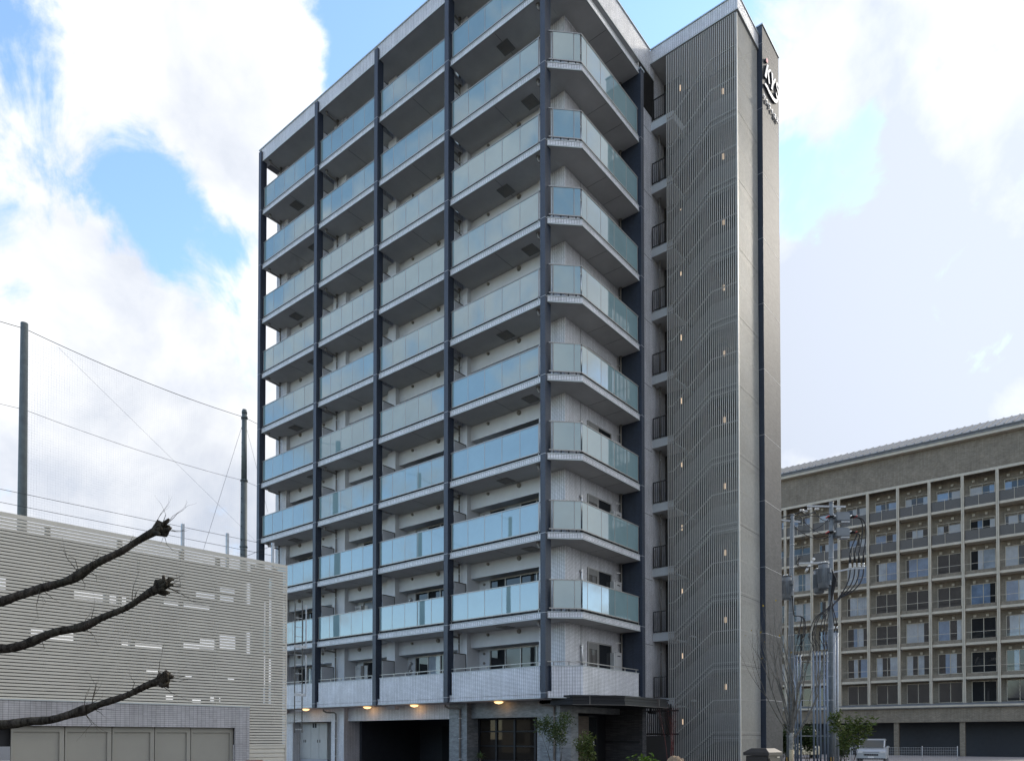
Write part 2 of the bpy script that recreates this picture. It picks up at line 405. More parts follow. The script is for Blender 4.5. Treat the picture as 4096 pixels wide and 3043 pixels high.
# roof parapet
rp = MB()
rp.box(-18.87, .02, .1, .5, 32.02, 32.68, 0, bot=1).box(-18.87, -18.5, .5, 12.4, 32.02, 32.68)
rp.box(-.6, 0, .5, 7.999, 31.53, 32.68, 0, bot=1).box(-.03, 0, 8.001, 8.37, 31.53, 32.05, 0, bot=1)
rpo = rp.build('roof_parapet', ['tile_white', 'soffit'], B)
MB().box(-18.9, .05, .06, .55, 32.68, 32.73).box(-.6, .04, .55, 7.99, 32.68, 32.73).build('parapet_cap', 'cap_metal', rpo)
MB().box(-18.88, .03, .085, .12, 31.99, 32.04).box(-.02, .018, .5, 8.36, 31.49, 31.54).build('parapet_drip_edge', 'edge_trim', rpo)
MB().box(-18.6, -.4, .3, 1.9, 32.03, 32.2).build('eave_soffit', 'soffit', B)
# vertical vent slats in the side wall below the roof
vl = MB().box(XW-.1, XW+.004, 7.05, 8.36, 29.75, 31.5).build('vent_screen', 'gap_dark', B)
sm = MB().box(0, .04, 0, .03, 29.75, 31.5).mesh('screen_slat', ['bronze'])
for k in range(17): inst('screen_slat', sm, vl, (XW+.006, 7.07+k*.077, 0))

# pillars and beams behind the balconies
PILL = [(-5.40, -4.873), (-9.83, -9.298), (-13.885, -12.912), (-18.79, -17.83)]
for i, (a, b) in enumerate(PILL):
    MB().box(a, b, 1.11, 1.9, 2.9, 32.02).build('wall_pillar', 'tile_white' if i == 3 else 'paint_wall', B)
BEAM = [(-4.873, -1.27), (-9.298, -5.40), (-12.912, -9.83), (-17.83, -13.885)]
beam_me = [MB().box(a, b, 1.35, 1.9, -.82, -.204).mesh('beam', ['paint_wall']) for a, b in BEAM]
cap_big = MB().tube([(0,-.05,0),(0,0,0)], .095, 14).tube([(0,-.085,0),(0,-.05,0)], .07, 14).mesh('vent_cap', ['pipe_grey'])
cap_small = MB().tube([(0,-.05,0),(0,0,0)], .06, 12).tube([(0,-.08,0),(0,-.05,0)], .045, 12).mesh('vent_cap', ['pipe_grey'])
VENTS = [(-3.90, 0), (-2.28, 1), (-8.40, 0), (-6.77, 1), (-12.05, 1), (-14.90, 0), (-16.9, 1), (-9.96, 0)]
for f in range(3, 13):
    z = LEV[f]
    for me in beam_me: inst('beam', me, B, (0, 0, z))
    for x, big in VENTS:
        if x == -9.96: continue
        inst('vent_cap', cap_big if big else cap_small, B, (x, 1.35, z-.34))

# balcony slabs with railings
def strip(mb, pts, z0, z1, off, m):      # thin band along the outer edge
    for p, q in zip(pts[:-1], pts[1:]):
        p = Vector((*p, 0)); q = Vector((*q, 0)); d = (q-p).normalized(); n = Vector((d.y, -d.x, 0))
        a, b = p+n*off, q+n*off
        i = len(mb.v); c, e = p-n*.03, q-n*.03
        mb.v += [(a.x,a.y,z0),(b.x,b.y,z0),(e.x,e.y,z0),(c.x,c.y,z0),(a.x,a.y,z1),(b.x,b.y,z1),(e.x,e.y,z1),(c.x,c.y,z1)]
        for fc in ((0,3,2,1),(4,5,6,7),(0,1,5,4),(1,2,6,5),(2,3,7,6),(3,0,4,7)): mb.face([i+k for k in fc], m)
def rail_frame(mb, pts, z0, z1, mull):
    for p, q in zip(pts[:-1], pts[1:]):
        mb.bar((*p, z1), (*q, z1), .045, .035); mb.bar((*p, z0), (*q, z0), .04, .04)
    for p in mull: mb.box(p[0]-.012, p[0]+.012, p[1]-.012, p[1]+.012, z0, z1)
slab_me, frame_me, panel_me, bay_panels, brk_me = [], [], [], [], []
for (x0, x1) in BAYS:
    mb = MB().box(x0+.004, x1-.004, .12, 1.9, -.165, .012, 0, bot=1)
    mb.box(x0+.004, x1-.004, .135, 1.9, -.2, -.165, 1)
    strip(mb, [(x0+.004, .12), (x1-.004, .12)], -.204, -.163, .018, 2); strip(mb, [(x0+.004, .12), (x1-.004, .12)], .012, .045, .012, 2)
    slab_me.append(mb.mesh('balcony', ['tile_white', 'soffit', 'edge_trim']))
    n = 5; a, b = x0+.075, x1-.075 if x1 < -.3 else x1-.19
    if x1 > -.3: a = -4.848; b = -.428
    xs = [a+(b-a)*k/n for k in range(n+1)]
    fm = MB(); rail_frame(fm, [(a-.075, .175), (b+.07, .175)], .165, 1.215, [(x, .175) for x in xs])
    for x in (a, b): fm.box(x-.018, x+.018, .155, .195, .05, 1.2)
    frame_me.append(fm.mesh('rail_frame', ['alu']))
    bm_ = MB()
    for x in [a+(b-a)*k/10 for k in range(11)]: bm_.box(x-.02, x+.02, .16, .2, .04, .15)
    bm_.box(a-.05, b+.05, .20, .24, .04, .15)
    brk_me.append(bm_.mesh('rail_bracket', ['gap_dark']))
    wd = (b-a)/n-.026
    panel_me.append(MB().box(-wd/2, wd/2, .168, .182, .188, 1.195).mesh('glass_panel', ['milk_glass']))
    bay_panels.append([(xs[k]+xs[k+1])/2 for k in range(n)])
hatch_me = MB().box(-.27, .27, -.27, .27, -.225, -.2, 0).box(-.2, .2, -.2, .2, -.232, -.224, 1).box(-.2, -.05, -.03, .03, -.245, -.23, 0).mesh('escape_hatch', ['shutter', 'pipe_grey'])
groove = [MB().box((x0+x1)/2-.006, (x0+x1)/2+.006, .2, 1.34, -.2035, -.19).mesh('soffit_groove', ['gap_dark']) for x0, x1 in BAYS]
for f in range(3, 12):
    for i in range(4):
        s = inst('balcony', slab_me[i], B, (0, 0, LEV[f]))
        inst('rail_frame', frame_me[i], s); inst('rail_bracket', brk_me[i], s); inst('soffit_groove', groove[i], s)
        for x in bay_panels[i]:
            g_ = inst('glass_panel', panel_me[i], s, (x, 0, 0)); g_.rotation_euler = (random.gauss(0, .0014), 0, random.gauss(0, .0016))
        if i == 0: inst('escape_hatch', hatch_me, s, (-2.6 if f % 2 else -1.35, .9, 0))
        if i == 3: inst('escape_hatch', hatch_me, s, (-16.6 if f % 2 else -15.0, .85, 0))
# corner balconies
CH = [(0.006, .12), (.934, 1.035), (.934, 5.262)]
def corner_poly(): return [(0.006, .12), (.934, 1.035), (.934, 5.262), (XW, 5.262), (XW, 1.3), (-.225, 1.3), (-.225, .36), (.006, .36)]
mb = MB().prism(corner_poly(), -.165, .012, 0, bot=1)
mb.prism([(0.008, .14), (.915, 1.045), (.915, 5.26), (XW, 5.26), (XW, 1.3), (-.224, 1.3), (-.224, .36), (.008, .36)], -.2, -.165, 1)
strip(mb, CH, -.204, -.163, .018, 2); strip(mb, CH, .012, .045, .012, 2)
cs_me = mb.mesh('corner_balcony', ['tile_white', 'soffit', 'edge_trim'])
def chp(x): return (x, x+.15)
gy = [1.07, 1.412, 2.376, 3.347, 4.301, 5.20]
fm = MB(); rail_frame(fm, [chp(.03), (.885, 1.04), (.885, 5.25)], .165, 1.215, [chp(.085), chp(.14), chp(.70)] + [(.885, y) for y in gy[1:]])
fm.box(.12, .16, .27, .31, .05, 1.2).box(.868, .902, 5.17, 5.21, .05, 1.2)
cf_me = fm.mesh('rail_frame', ['alu'])
bm_ = MB()
for k in range(9): y = 1.15+k*.5; bm_.box(.86, .90, y-.02, y+.02, .04, .15)
for x in (.15, .35, .55, .75): bm_.box(x-.02, x+.02, x+.13, x+.17, .04, .15)
bm_.box(.82, .86, 1.05, 5.2, .04, .15)
cb_me = bm_.mesh('rail_bracket', ['gap_dark'])
cp_me = []
for y0, y1 in zip(gy[:-1], gy[1:]): cp_me.append(MB().box(.878, .892, y0+.014, y1-.014, .188, 1.195).mesh('glass_panel', ['milk_glass']))
for x0, x1 in ((.15, .69), (.71, .868)):
    p = MB(); i = 0
    p.prism([(x0, x0+.14), (x1, x1+.14), (x1-.01, x1+.155), (x0-.01, x0+.155)], .188, 1.195); cp_me.append(p.mesh('glass_panel', ['milk_glass']))
cg_me = MB().box(.0, .9, 2.79, 2.80, -.2035, -.19).box(0, .9, 4.0, 4.01, -.2035, -.19).mesh('soffit_groove', ['gap_dark'])
for f in range(3, 12):
    s = inst('corner_balcony', cs_me, B, (0, 0, LEV[f]))
    tag(inst('soffit_groove', cg_me, s), kind='stuff')
    if f < 11:
        inst('rail_frame', cf_me, s); inst('rail_bracket', cb_me, s)
        for me in cp_me: g_ = inst('glass_panel', me, s); g_.rotation_euler = (random.gauss(0, .0012), random.gauss(0, .0012), 0)
# second-floor tiled parapets
z2 = LEV[2]
for (x0, x1) in BAYS:
    last = x1 > -.3
    mb = MB().box(x0+.004, x1-.004, .12, 1.9, 3.055, 3.285, 0, bot=1)
    mb.box(x0+.13, x1-.125, .12, .27, 3.285, 4.20, 0)
    strip(mb, [(x0+.004, .12), (x1-.004, .12)], 3.04, 3.075, .02, 2)
    mb.box(x0+.12, x1-.115, .105, .285, 4.20, 4.235, 2); mb.box(x0+.004, x0+.12, .105, .285, 3.285, 3.31, 2); mb.box(x1-.115, x1-.004, .105, .285, 3.285, 3.31, 2)
    p = mb.build('tiled_parapet', ['tile_white', 'soffit', 'edge_trim'], B)
    r = MB().bar((x0+.05, .2, 4.37), (x1-.03, .2, 4.37), .05, .03)
    for k in range(6): x = x0+.25+(x1-x0-.5)*k/5; r.box(x-.018, x+.018, .185, .215, 4.23, 4.36)
    r.build('handrail', 'alu', p)
    MB().box(x0+.004, x1-.004, .114, .119, 3.19, 3.2).build('joint_line', 'gap_dark', p)
mb = MB().prism(corner_poly(), 3.055, 3.285, 0, bot=1)
mb.prism([chp(.10), (.934, 1.035), (.934, 5.13), (.784, 5.13), (.784, 1.10), (0.0, .36)], 3.285, 4.20, 0)
mb.prism([(.09, .215), (.95, 1.03), (.95, 5.14), (.77, 5.14), (.77, 1.11), (-.02, .36)], 4.20, 4.235, 2)
strip(mb, CH, 3.04, 3.075, .02, 2)
p = mb.build('corner_tiled_parapet', ['tile_white', 'soffit', 'edge_trim'], B)
r = MB(); pr = [chp(-.02), (.86, 1.02), (.86, 5.2)]
for a, b in zip(pr[:-1], pr[1:]): r.bar((*a, 4.37), (*b, 4.37), .05, .03)
for q in [chp(.15), chp(.55)] + [(.86, y) for y in (1.25, 2.2, 3.2, 4.15, 5.05)]: r.box(q[0]-.018, q[0]+.018, q[1]-.018, q[1]+.018, 4.23, 4.36)
r.build('handrail', 'alu', p)

# partitions, drain pipes
pt_me = MB().box(-.012, .012, .36, 1.05, .08, 1.80, 0).box(-.02, .02, .36, 1.07, 1.80, 1.835, 1).box(-.02, .02, 1.04, 1.075, .05, 1.80, 1).mesh('partition_board', ['board', 'bronze'])
for f in range(2, 12):
    for x in (-4.90, -9.29, -13.70): inst('partition_board', pt_me, B, (x, 0, LEV[f]))
def pipe_mesh(h=2.69):
    m = MB().tube([(0,1.0,.0),(0,1.0,h)], .038, 10).tube([(0,1.0,h-.16),(0,.45,h-.13),(0,.37,h-.13),(0,.345,h-.09),(0,.34,h)], .04, 10)
    m.tube([(0,.34,h-.02),(0,.34,h)], .075, 12, 0).tube([(0,1,h-.02),(0,1,h)], .075, 12, 0)
    m.tube([(0,1.0,h-.42),(0,1.0,h-.39)], .05, 10, 1).bar((0,1.0,h-.4),(.09,1.06,h-.4), .02, .02, 1).tube([(0,1.0,.5),(0,1.0,.53)], .05, 10, 1)
    return m.mesh('drain_pipe', ['pipe_grey', 'steel_clip'])
pm = pipe_mesh()
el_me = MB().tube([(0,.31,2.69),(0,.31,2.6),(.03,.33,2.5),(.12,.36,2.44)], .045, 10).tube([(0,.31,2.67),(0,.31,2.69)], .08, 12).mesh('drain_elbow', ['pipe_grey'])
for f in range(2, 12):
    for x in (-5.42+.2, -13.45, -18.27): inst('drain_pipe', pm, B, (x, 0, LEV[f]))
    inst('drain_elbow', el_me, B, (-.56, 0, LEV[f]))
sp_me = MB().tube([(.10, 5.18, .0), (.10, 5.18, 2.69)], .038, 10).tube([(.10,5.18,2.66),(.10,5.18,2.69)], .075, 12).bar((.1,5.18,2.3),(XW,5.05,2.3), .02, .02, 1).mesh('drain_pipe', ['pipe_grey', 'steel_clip'])
for f in range(2, 11): inst('drain_pipe', sp_me, B, (0, 0, LEV[f]))

# balcony windows
def window_meshes(w, h, n):
    fr = MB(); t = .045
    fr.box(0, w, -.06, 0, h-t, h).box(0, w, -.06, 0, 0, t)
    for k in range(n+1): x = k*(w-t)/n; fr.box(x, x+t, -.06 if k % 2 else -.075, 0, t, h-t)
    pw = (w-t)/n-t
    return fr.mesh('window', ['alu']), MB().box(0, pw, -.03, -.015, t, h-t), [t+k*(w-t)/n for k in range(n)]
WINS = [(-4.25, 3.30, 4), (-8.73, 2.40, 3), (-12.38, 1.65, 2), (-17.69, 2.40, 3)]
for x, wd, n in WINS:
    fme, pmb, offs = window_meshes(wd, 2.02, n)
    pm_d = pmb.mesh('pane', ['dark_glass']); pm_c = pmb.mesh('pane', ['curtain_glass'])
    for f in range(2, 12):
        wo = inst('window', fme, B, (x, 1.9, LEV[f]+.02))
        for o in offs: inst('pane', pm_c if random.random() < .15 else pm_d, wo, (o, 0, 0))
# wall fittings beside windows
flue_me = MB().tube([(0,-.0,.0),(0,-.10,.06),(-.03,-.12,.0),(-.12,-.1,-.25),(-.14,-.06,-.5)], .045, 8).mesh('flue_pipe', ['steel_clip'])
meter_me = MB().box(0, .42, -.22, 0, 0, .95, 0).box(.06, .3, -.232, -.22, .78, .84, 1).box(.5, .74, -.06, 0, .0, .95, 0).mesh('water_heater', ['heater', 'steel_clip'])
disc_me = MB().tube([(0,-.04,0),(0,0,0)], .055, 12).mesh('wall_vent', ['pipe_grey'])
for f in range(2, 12):
    inst('flue_pipe', flue_me, B, (-9.0, 1.9, LEV[f]+1.75)); inst('flue_pipe', flue_me, B, (-9.0, 1.9, LEV[f]+1.42))
    inst('water_heater', meter_me, B, (-13.19 + .38, 1.9, LEV[f]+.92))
    inst('wall_vent', disc_me, B, (-4.6, 1.9, LEV[f]+1.9)); inst('wall_vent', disc_me, B, (-4.6, 1.9, LEV[f]+1.5))
# side windows facing the street
sw = MB(); t = .045
sw.box(0, .05, 0, 1.76, 1.205, 1.25).box(0, .05, 0, 1.76, 0, .045)
for y in (0, .66, .74, 1.715): sw.box(0, .05, y, y+.045, .045, 1.205)
sw_me = sw.mesh('side_window', ['alu'])
p1_me = MB().box(.005, .02, .045, .66, .045, .97).mesh('pane', ['curtain_glass']); p2_me = MB().box(.01, .025, .785, 1.715, .045, 1.205).mesh('pane', ['dark_glass'])
p1d_me = MB().box(.005, .02, .045, .66, .045, .97).mesh('pane', ['dark_glass'])
sh_me = MB().box(.0, .04, .045, .70, .97, 1.205).mesh('shutter_box', ['shutter'])
fold_mb = MB()
for k in range(6): fold_mb.box(.021, .028, .09+k*.095, .13+k*.095, .06, .96)
fold_me = fold_mb.mesh('curtain_fold', ['pipe_grey'])
fl2 = MB().tube([(.07,0,-1.2),(.07,0,-.04),(.05,0,.03),(-.0,0,.05)], .042, 10).tube([(.0,0,.05),(.1,0,.05)], .075, 12).mesh('flue_stack', ['steel_clip'])
ht = MB().box(0, .21, 0, .47, 0, .75, 0).box(.205, .215, .12, .36, .58, .62, 1).box(0, .2, -.14, -.01, -.3, .72, 0).box(.02,.19,.05,.42,-.6,0,0).mesh('water_heater', ['heater', 'gap_dark'])
for f in range(2, 11):
    wo = inst('side_window', sw_me, B, (XW, 2.81, LEV[f]+.9))
    inst('pane', p1d_me, wo); inst('pane', p2_me, wo); inst('shutter_box', sh_me, wo)
    if f in (2, 3, 4): inst('curtain_fold', fold_me, wo)
    inst('flue_stack', fl2, B, (XW, 2.34, LEV[f]+1.85)); inst('water_heater', ht, B, (XW, 4.62, LEV[f]+1.12))

# ground floor
gw = MB().box(-5.87, -4.86, 1.1, 1.95, 0, 3.04).box(-4.86, -1.3, 1.35, 1.95, 2.405, 3.04).box(-1.36, -.28, 1.3, 1.6, 0, 3.04)
gw.prism([(-.28, 1.3), (.0, 1.6), (.0, 2.11), (-.4, 2.11), (-.4, 1.6)], 0, 2.82).box(-.4, 0, 2.11, 5.27, 2.56, 2.82).box(-.5, -.28, 1.6, 5.27, 2.82, 3.04)
gw.build('slate_clad_wall', 'slate_stone', B)
tg = MB().box(-12.91, -5.87, 1.35, 1.9, 2.405, 3.04).box(-13.885, -12.91, 1.1, 2.05, 0, 3.04).box(-18.8, -13.885, 1.35, 1.9, 2.41, 3.04).box(-18.8, -17.68, 1.5, 2.05, 0, 2.41)
tg.build('ground_tiled_wall', 'tile_white', B)
MB().box(-12.91, -5.87, 6.0, 6.2, 0, 3.04).box(-12.95, -12.75, 2.05, 6, 0, 3.04).box(-5.95, -5.75, 1.95, 6, 0, 3.04).box(-12.9, -5.9, 1.9, 6.1, 2.7, 2.9).build('garage_wall', 'dark_wall', B)
MB().box(-11.0, -9.2, 5.9, 6.0, 0, 2.2).box(-8.6, -8.45, 5.8, 6.0, 0, 2.6).box(-7.9, -7.8, 5.8, 6.0, 0, 2.6).build('garage_door', 'black_steel', B)
MB().box(-17.68, -13.88, 2.05, 2.15, 0, 2.41).build('locker_wall', 'shutter', B)
lk = MB().box(-17.67, -15.32, 1.95, 2.05, .5, 2.39).build('meter_cabinet', 'door_grey', B)
for x0, x1 in ((-17.66, -16.70), (-16.69, -16.01), (-16.0, -15.33)):
    d = MB().box(x0+.006, x1-.006, 1.93, 1.949, .56, 2.37).build('cabinet_door', 'door_grey', lk)
MB().box(-17.30, -17.27, 1.905, 1.93, 1.35, 1.5).box(-17.15, -17.12, 1.905, 1.93, 1.35, 1.5).box(-16.12, -16.09, 1.905, 1.93, 1.35, 1.5).box(-15.93, -15.90, 1.905, 1.93, 1.35, 1.5).build('cabinet_handle', 'bronze', lk)
MB().box(-16.54, -16.41, 1.92, 1.929, 2.12, 2.35).box(-16.35, -16.22, 1.92, 1.929, 2.12, 2.35).build('cabinet_vent', 'gap_dark', lk)
MB().box(-17.67, -15.32, 1.93, 2.05, 0, .49).build('cabinet_plinth', 'board', lk)
# lobby glazing
lg = MB()
for x in (-4.81, -3.87, -2.9, -1.85, -1.40): lg.box(x-.05, x+.05, 1.80, 1.92, 0, 2.4)
for z in (.66, 1.26, 1.86, 2.36): lg.box(-4.8, -1.4, 1.82, 1.9, z-.025, z+.025)
lgo = lg.build('lobby_window', 'black_steel', B)
for x0, x1 in ((-4.76, -3.92), (-3.82, -2.95), (-2.85, -1.9)):
    for z0, z1 in ((.1, .63), (.69, 1.23), (1.29, 1.83), (1.89, 2.33)): MB().box(x0, x1, 1.85, 1.865, z0, z1).build('lobby_pane', 'lobby_glass', lgo)
MB().box(-1.8, -1.45, 1.85, 1.865, .05, 2.33).build('amber_lit_pane', 'wood_panel', lgo)
MB().box(-1.6, -1.5, 1.84, 1.849, 1.95, 2.33).build('lit_strip', 'lamp_dim', lgo)
# entrance recess
MB().box(-.9, -.7, 2.11, 5.27, 0, 2.9).build('entrance_wall', 'black_steel', B)
MB().box(-.42, -.30, 2.2, 3.30, .05, 2.45).build('entrance_door', 'wood_panel', B)
ed = MB().box(-.36, -.32, 3.32, 3.36, .05, 2.5).box(-.36, -.32, 3.92, 3.97, .05, 2.5).box(-.36,-.32,3.36,3.92,2.42,2.5).build('glass_door_frame', 'black_steel', B)
MB().box(-.345, -.335, 3.36, 3.92, .05, 2.42).build('glass_door_pane', 'dark_glass', ed)
for y in (2.83, 3.70):
    x = -.29 if y < 3 else -.331
    MB().extrude([(y-.05, 1.40), (y+.05, 1.40), (y, 1.53)], 'x', x, x+.004).box(x, x+.004, y-.05, y+.05, 1.33, 1.37).build('triangle_mark', 'sign_white', ed)
bw = MB().box(-.81, 1.0, 5.2, 5.268, 0, 2.86).box(1.0, 1.06, 5.2, 5.53, 0, 2.86)
bwo = bw.build('split_stone_wall', 'stone_split', B)
MB().box(-.8, .94, 5.17, 5.199, 1.40, 1.48).build('recess_line', 'gap_dark', bwo)
random.seed(3)
sm_list = [MB().box(0, l, -.014, 0, 0, .022).mesh('stone_strip', ['stone_split']) for l in (.25, .4, .55)]
for k in range(120):
    z = .3+random.random()*2.45
    if 1.36 < z < 1.5: continue
    x = -.78+random.random()*1.3; inst('stone_strip', random.choice(sm_list), bwo, (x, 5.2-.001*random.random(), round(z/.028)*.028))
# canopy
cp = [(-.06, .385), (.75, .63), (1.97, 2.26), (1.97, 5.75), (1.05, 5.75), (1.05, 5.2), (-.05, 5.2), (-.05, 1.6), (-.3, 1.25)]
def shrink(pts, k): 
    c = Vector((.6, 3.0)); return [tuple(c+(Vector(p)-c)*k) for p in pts]
co = MB().prism(cp, 2.80, 2.94, 0).build('entrance_canopy', 'black_steel', B)
MB().prism(shrink(cp, .985), 2.955, 3.06, 0).prism(shrink(cp, 1.0), 3.075, 3.14, 0).prism(shrink(cp, .96), 2.94, 3.16, 0).build('canopy_fascia', 'black_steel', co)
cl = MB()
for z in (2.802,): 
    for a, b in (((.75,.63),(1.97,2.26)), ((1.97,2.26),(1.97,5.75))): cl.bar((a[0]+.008,a[1]-.008,z),(b[0]+.008,b[1]-.004,z), .012, .012)
for q in ((1.15, 1.16), (1.975, 4.9)): cl.box(q[0]-.004, q[0]+.010, q[1]-.012, q[1]+.004, 2.80, 3.13)
cl.build('canopy_trim', 'pipe_grey', co)
MB().tube([(1.3,5.45,2.8),(1.3,5.45,2.66)], .03, 8).tube([(1.2,5.35,2.64),(1.5,5.55,2.60)], .05, 10).build('security_camera', 'black_steel', B)
# downlights under the second-floor soffit
dl = MB().lathe([(.02,-.095),(.10,-.08),(.16,-.05),(.19,-.012)], n=20).mesh('ceiling_lamp', ['lamp_warm'])
for x, y in ((-15.45, .72), (-11.07, 1.0), (-7.94, 1.03), (-3.07, 1.02)):
    inst('ceiling_lamp', dl, B, (x, y, 3.04))
    L_ = bpy.data.lights.new('lamp_light', 'POINT'); L_.energy = .5; L_.color = (1, .45, .12); L_.shadow_soft_size = .12
    lo = bpy.data.objects.new('lamp_light', L_); COL.objects.link(lo); lo.location = (x, y+.02, 2.80)
# ground floor downpipes
gp = MB().tube([(0,0,2.98),(0,0,2.9),(.1,.1,2.83),(.35,.35,2.82),(.42,.42,2.76),(.42,.42,.1)], .04, 10)
for z in (2.4, 1.55, .7): gp.tube([(.42,.42,z),(.42,.42,z+.03)], .052, 10, 1).bar((.42,.42,z+.015),(.55,.42,z+.015), .018, .018, 1)
gp_me = gp.mesh('downpipe', ['pipe_grey', 'steel_clip'])
for x, y in ((-.95, .84), (-5.65, .64), (-13.85, .6)): inst('downpipe', gp_me, B, (x, y, 0))

# stair tower
tr = MB().box(0, 4.087, 8.0, 10.352, 32.055, 32.66, 0, bot=1).build('tower_parapet', ['tile_white', 'soffit'], B)
MB().box(.04, 4.12, 7.96, 10.352, 32.66, 32.71).build('tower_parapet_cap', 'cap_metal', tr)
MB().box(.02, 4.10, 7.985, 8.02, 32.03, 32.075).box(4.07, 4.102, 8.02, 10.35, 32.03, 32.075).build('tower_drip_edge', 'edge_trim', tr)
bf = MB().box(.0, 4.255, 10.355, 12.42, 0, 33.05, 0).build('tower_fin', 'tile_grey', B)
MB().box(-.02, 4.2555, 10.353, 10.356, 0, 33.04).build('tower_fin_shaded_face', 'tile_navy', bf)  # darker sheet paints in the shade on this side of the same tile
MB().box(-.03, 4.285, 10.33, 12.45, 33.05, 33.11).build('tower_fin_cap', 'cap_metal', bf)
jm = MB()
for k in range(11): jm.box(3.6, 4.258, 10.350, 12.4, 3.24+2.9*k, 3.252+2.9*k)
jm.build('tower_fin_joint', 'white_line', bf)
MB().box(XW, 4.0, 10.25, 10.352, 0, 32.05).build('tower_rear_wall', 'stair_grey', B)
# corridor slabs and stairs
cor = MB().box(XW, 1.05, 8.15, 10.25, -.25, .125, 0, bot=1).mesh('corridor_slab', ['paint_pale', 'soffit'])
land = MB().box(2.88, 3.98, 8.12, 10.25, -.18, 0, 0).mesh('half_landing', ['stair_grey'])
def flight(x0, x1, z0, z1, y0, y1, n=8):
    m = MB(); dx = (x1-x0)/n; dz = (z1-z0)/n; poly = [(x0, z0-.2)]
    for k in range(n): poly += [(x0+dx*k, z0+dz*(k+1)), (x0+dx*(k+1), z0+dz*(k+1))]
    poly += [(x1, z1-.2)]
    if dx > 0: poly = poly[::-1]
    m.extrude(poly, 'y', y0, y1); return m
fl_a = flight(1.05, 2.88, 0, 1.45, 8.16, 9.12).mesh('stair_flight', ['stair_grey'])
fl_b = flight(2.88, 1.05, 1.45, 2.9, 9.22, 10.24).mesh('stair_flight', ['stair_grey'])
bal = MB().extrude([(1.05, .0), (2.9, 1.45), (2.9, 2.45), (1.05, 1.0)], 'y', 9.14, 9.2).mesh('stair_balustrade', ['stair_grey'])
hr = MB().tube([(1.0, 8.98, 1.05), (1.15, 8.98, 1.12), (2.75, 8.98, 2.4), (2.95, 8.98, 2.45)], .03, 8).mesh('stair_handrail', ['black_steel'])
strg = MB().extrude([(1.05, -.32), (2.88, 1.12), (3.98, 1.12), (3.98, 2.30), (2.86, 2.30), (1.05, .95)], 'y', 8.10, 8.14).mesh('stair_stringer', ['stair_panel'])
lampL = MB().box(0, .06, -.05, 0, 0, .24).mesh('stair_lamp', ['lamp_stair'])
rl = MB().bar((.02, 8.12, 1.07), (1.05, 8.12, 1.07), .045, .03).bar((.02, 8.12, .17), (1.05, 8.12, .17), .03, .03).box(.02, .05, 8.10, 8.14, .13, 1.07)
rl_me = rl.mesh('corridor_rail', ['bronze'])
bl_me = MB().box(-.008, .008, 8.11, 8.13, .18, 1.06).mesh('baluster', ['bronze'])
tp_me = MB().tube([(.13, 8.6, 0), (.13, 8.6, 2.65)], .04, 10).tube([(.13,8.6,2.6),(.13,8.6,2.65)], .07, 10).tube([(.13,8.6,2.0),(.13,8.6,2.03)], .052, 10, 1).mesh('corridor_drain_pipe', ['pipe_grey', 'steel_clip'])
mid_wall = MB().box(1.05, 2.88, 9.205, 9.215, 0, 2.5)
for f in range(2, 12):
    z = LEV[f]
    cs = inst('corridor_slab', cor, B, (0, 0, z))
    r_ = inst('corridor_rail', rl_me, B, (0, 0, z))
    for k in range(10): inst('baluster', bl_me, r_, (.13+k*.1, 0, 0))
    inst('corridor_drain_pipe', tp_me, B, (0, 0, z-2.9+.2))
for f in range(1, 12):
    z = LEV[f] if f > 1 else .33
    if f < 11:
        inst('stair_flight', fl_a, B, (0, 0, z)); inst('stair_flight', fl_b, B, (0, 0, z)); inst('half_landing', land, B, (0, 0, z+1.45))
        inst('stair_balustrade', bal, B, (0, 0, z)); inst('stair_handrail', hr, B, (0, 0, z)); inst('stair_stringer', strg, B, (0, 0, z))
        inst('stair_lamp', lampL, B, (2.93, 9.13, z+.45+2.9))
    if f > 1: inst('stair_lamp', lampL, B, (.82, 9.3, z-.95+2.9 if f < 11 else z+1.9))
inst('stair_lamp', lampL, B, (.82, 9.3, 2.2))
MB().box(.0, .9, 9.35, 9.45, 0, 32).build('stair_spine_wall', 'stair_grey', B)
# louvre screen on two sides of the tower
ls = thing('louver_frame', (0, 0, 0), None, None); ls.parent = B; ls.matrix_parent_inverse = Matrix.Translation(-Vector(B.location))
bpy.data.objects.remove(ls)
def prof(x, zr):   # profile of rails: right flat zr, left flat zr-1.45
    if x > 2.85: return zr
    if x < 1.05: return zr-1.45
    return zr-1.45*(2.85-x)/1.8
rails = MB()
def railrow(zr, dz, y=8.055, h=.035):
    pts = [(.80, zr-1.45), (1.05, zr-1.45), (2.85, zr), (4.0, zr)]
    for a, b in zip(pts[:-1], pts[1:]):
        if a[1]+dz < .2: continue
        rails.bar((a[0], y, a[1]+dz), (b[0], y, b[1]+dz), .05, h)
    if zr+dz > .2: rails.bar((3.99, 8.06, zr+dz), (3.99, 10.25, zr+dz), .05, h)
JZ = [4.612+2.9*k for k in range(-1, 9)]
for z in JZ: railrow(z, .13); railrow(z, -.13); railrow(z, 1.46)
railrow(30.6, 0)
lf = rails.build('louver_screen', 'stair_rail', B)
for (x, y, wx, wy) in ((3.985, 8.015, .06, .06),): MB().box(x, x+wx, y, y+wy, .15, 31.95).build('corner_post', 'slat_metal', lf)
GAP = .018
for k in range(37):
    x = .815+k*.0868
    cuts = sorted([prof(x, z) for z in JZ if .3 < prof(x, z) < 31.5]); zs = [.18]+cuts+[31.98]
    m = MB()
    for a, b in zip(zs[:-1], zs[1:]): m.box(x-.014, x+.014, 8.0, 8.026, a+GAP/2, b-GAP/2)
    m.build('slat', 'slat_metal', lf)
sl_me = MB()
zs = [.18]+JZ+[31.98]
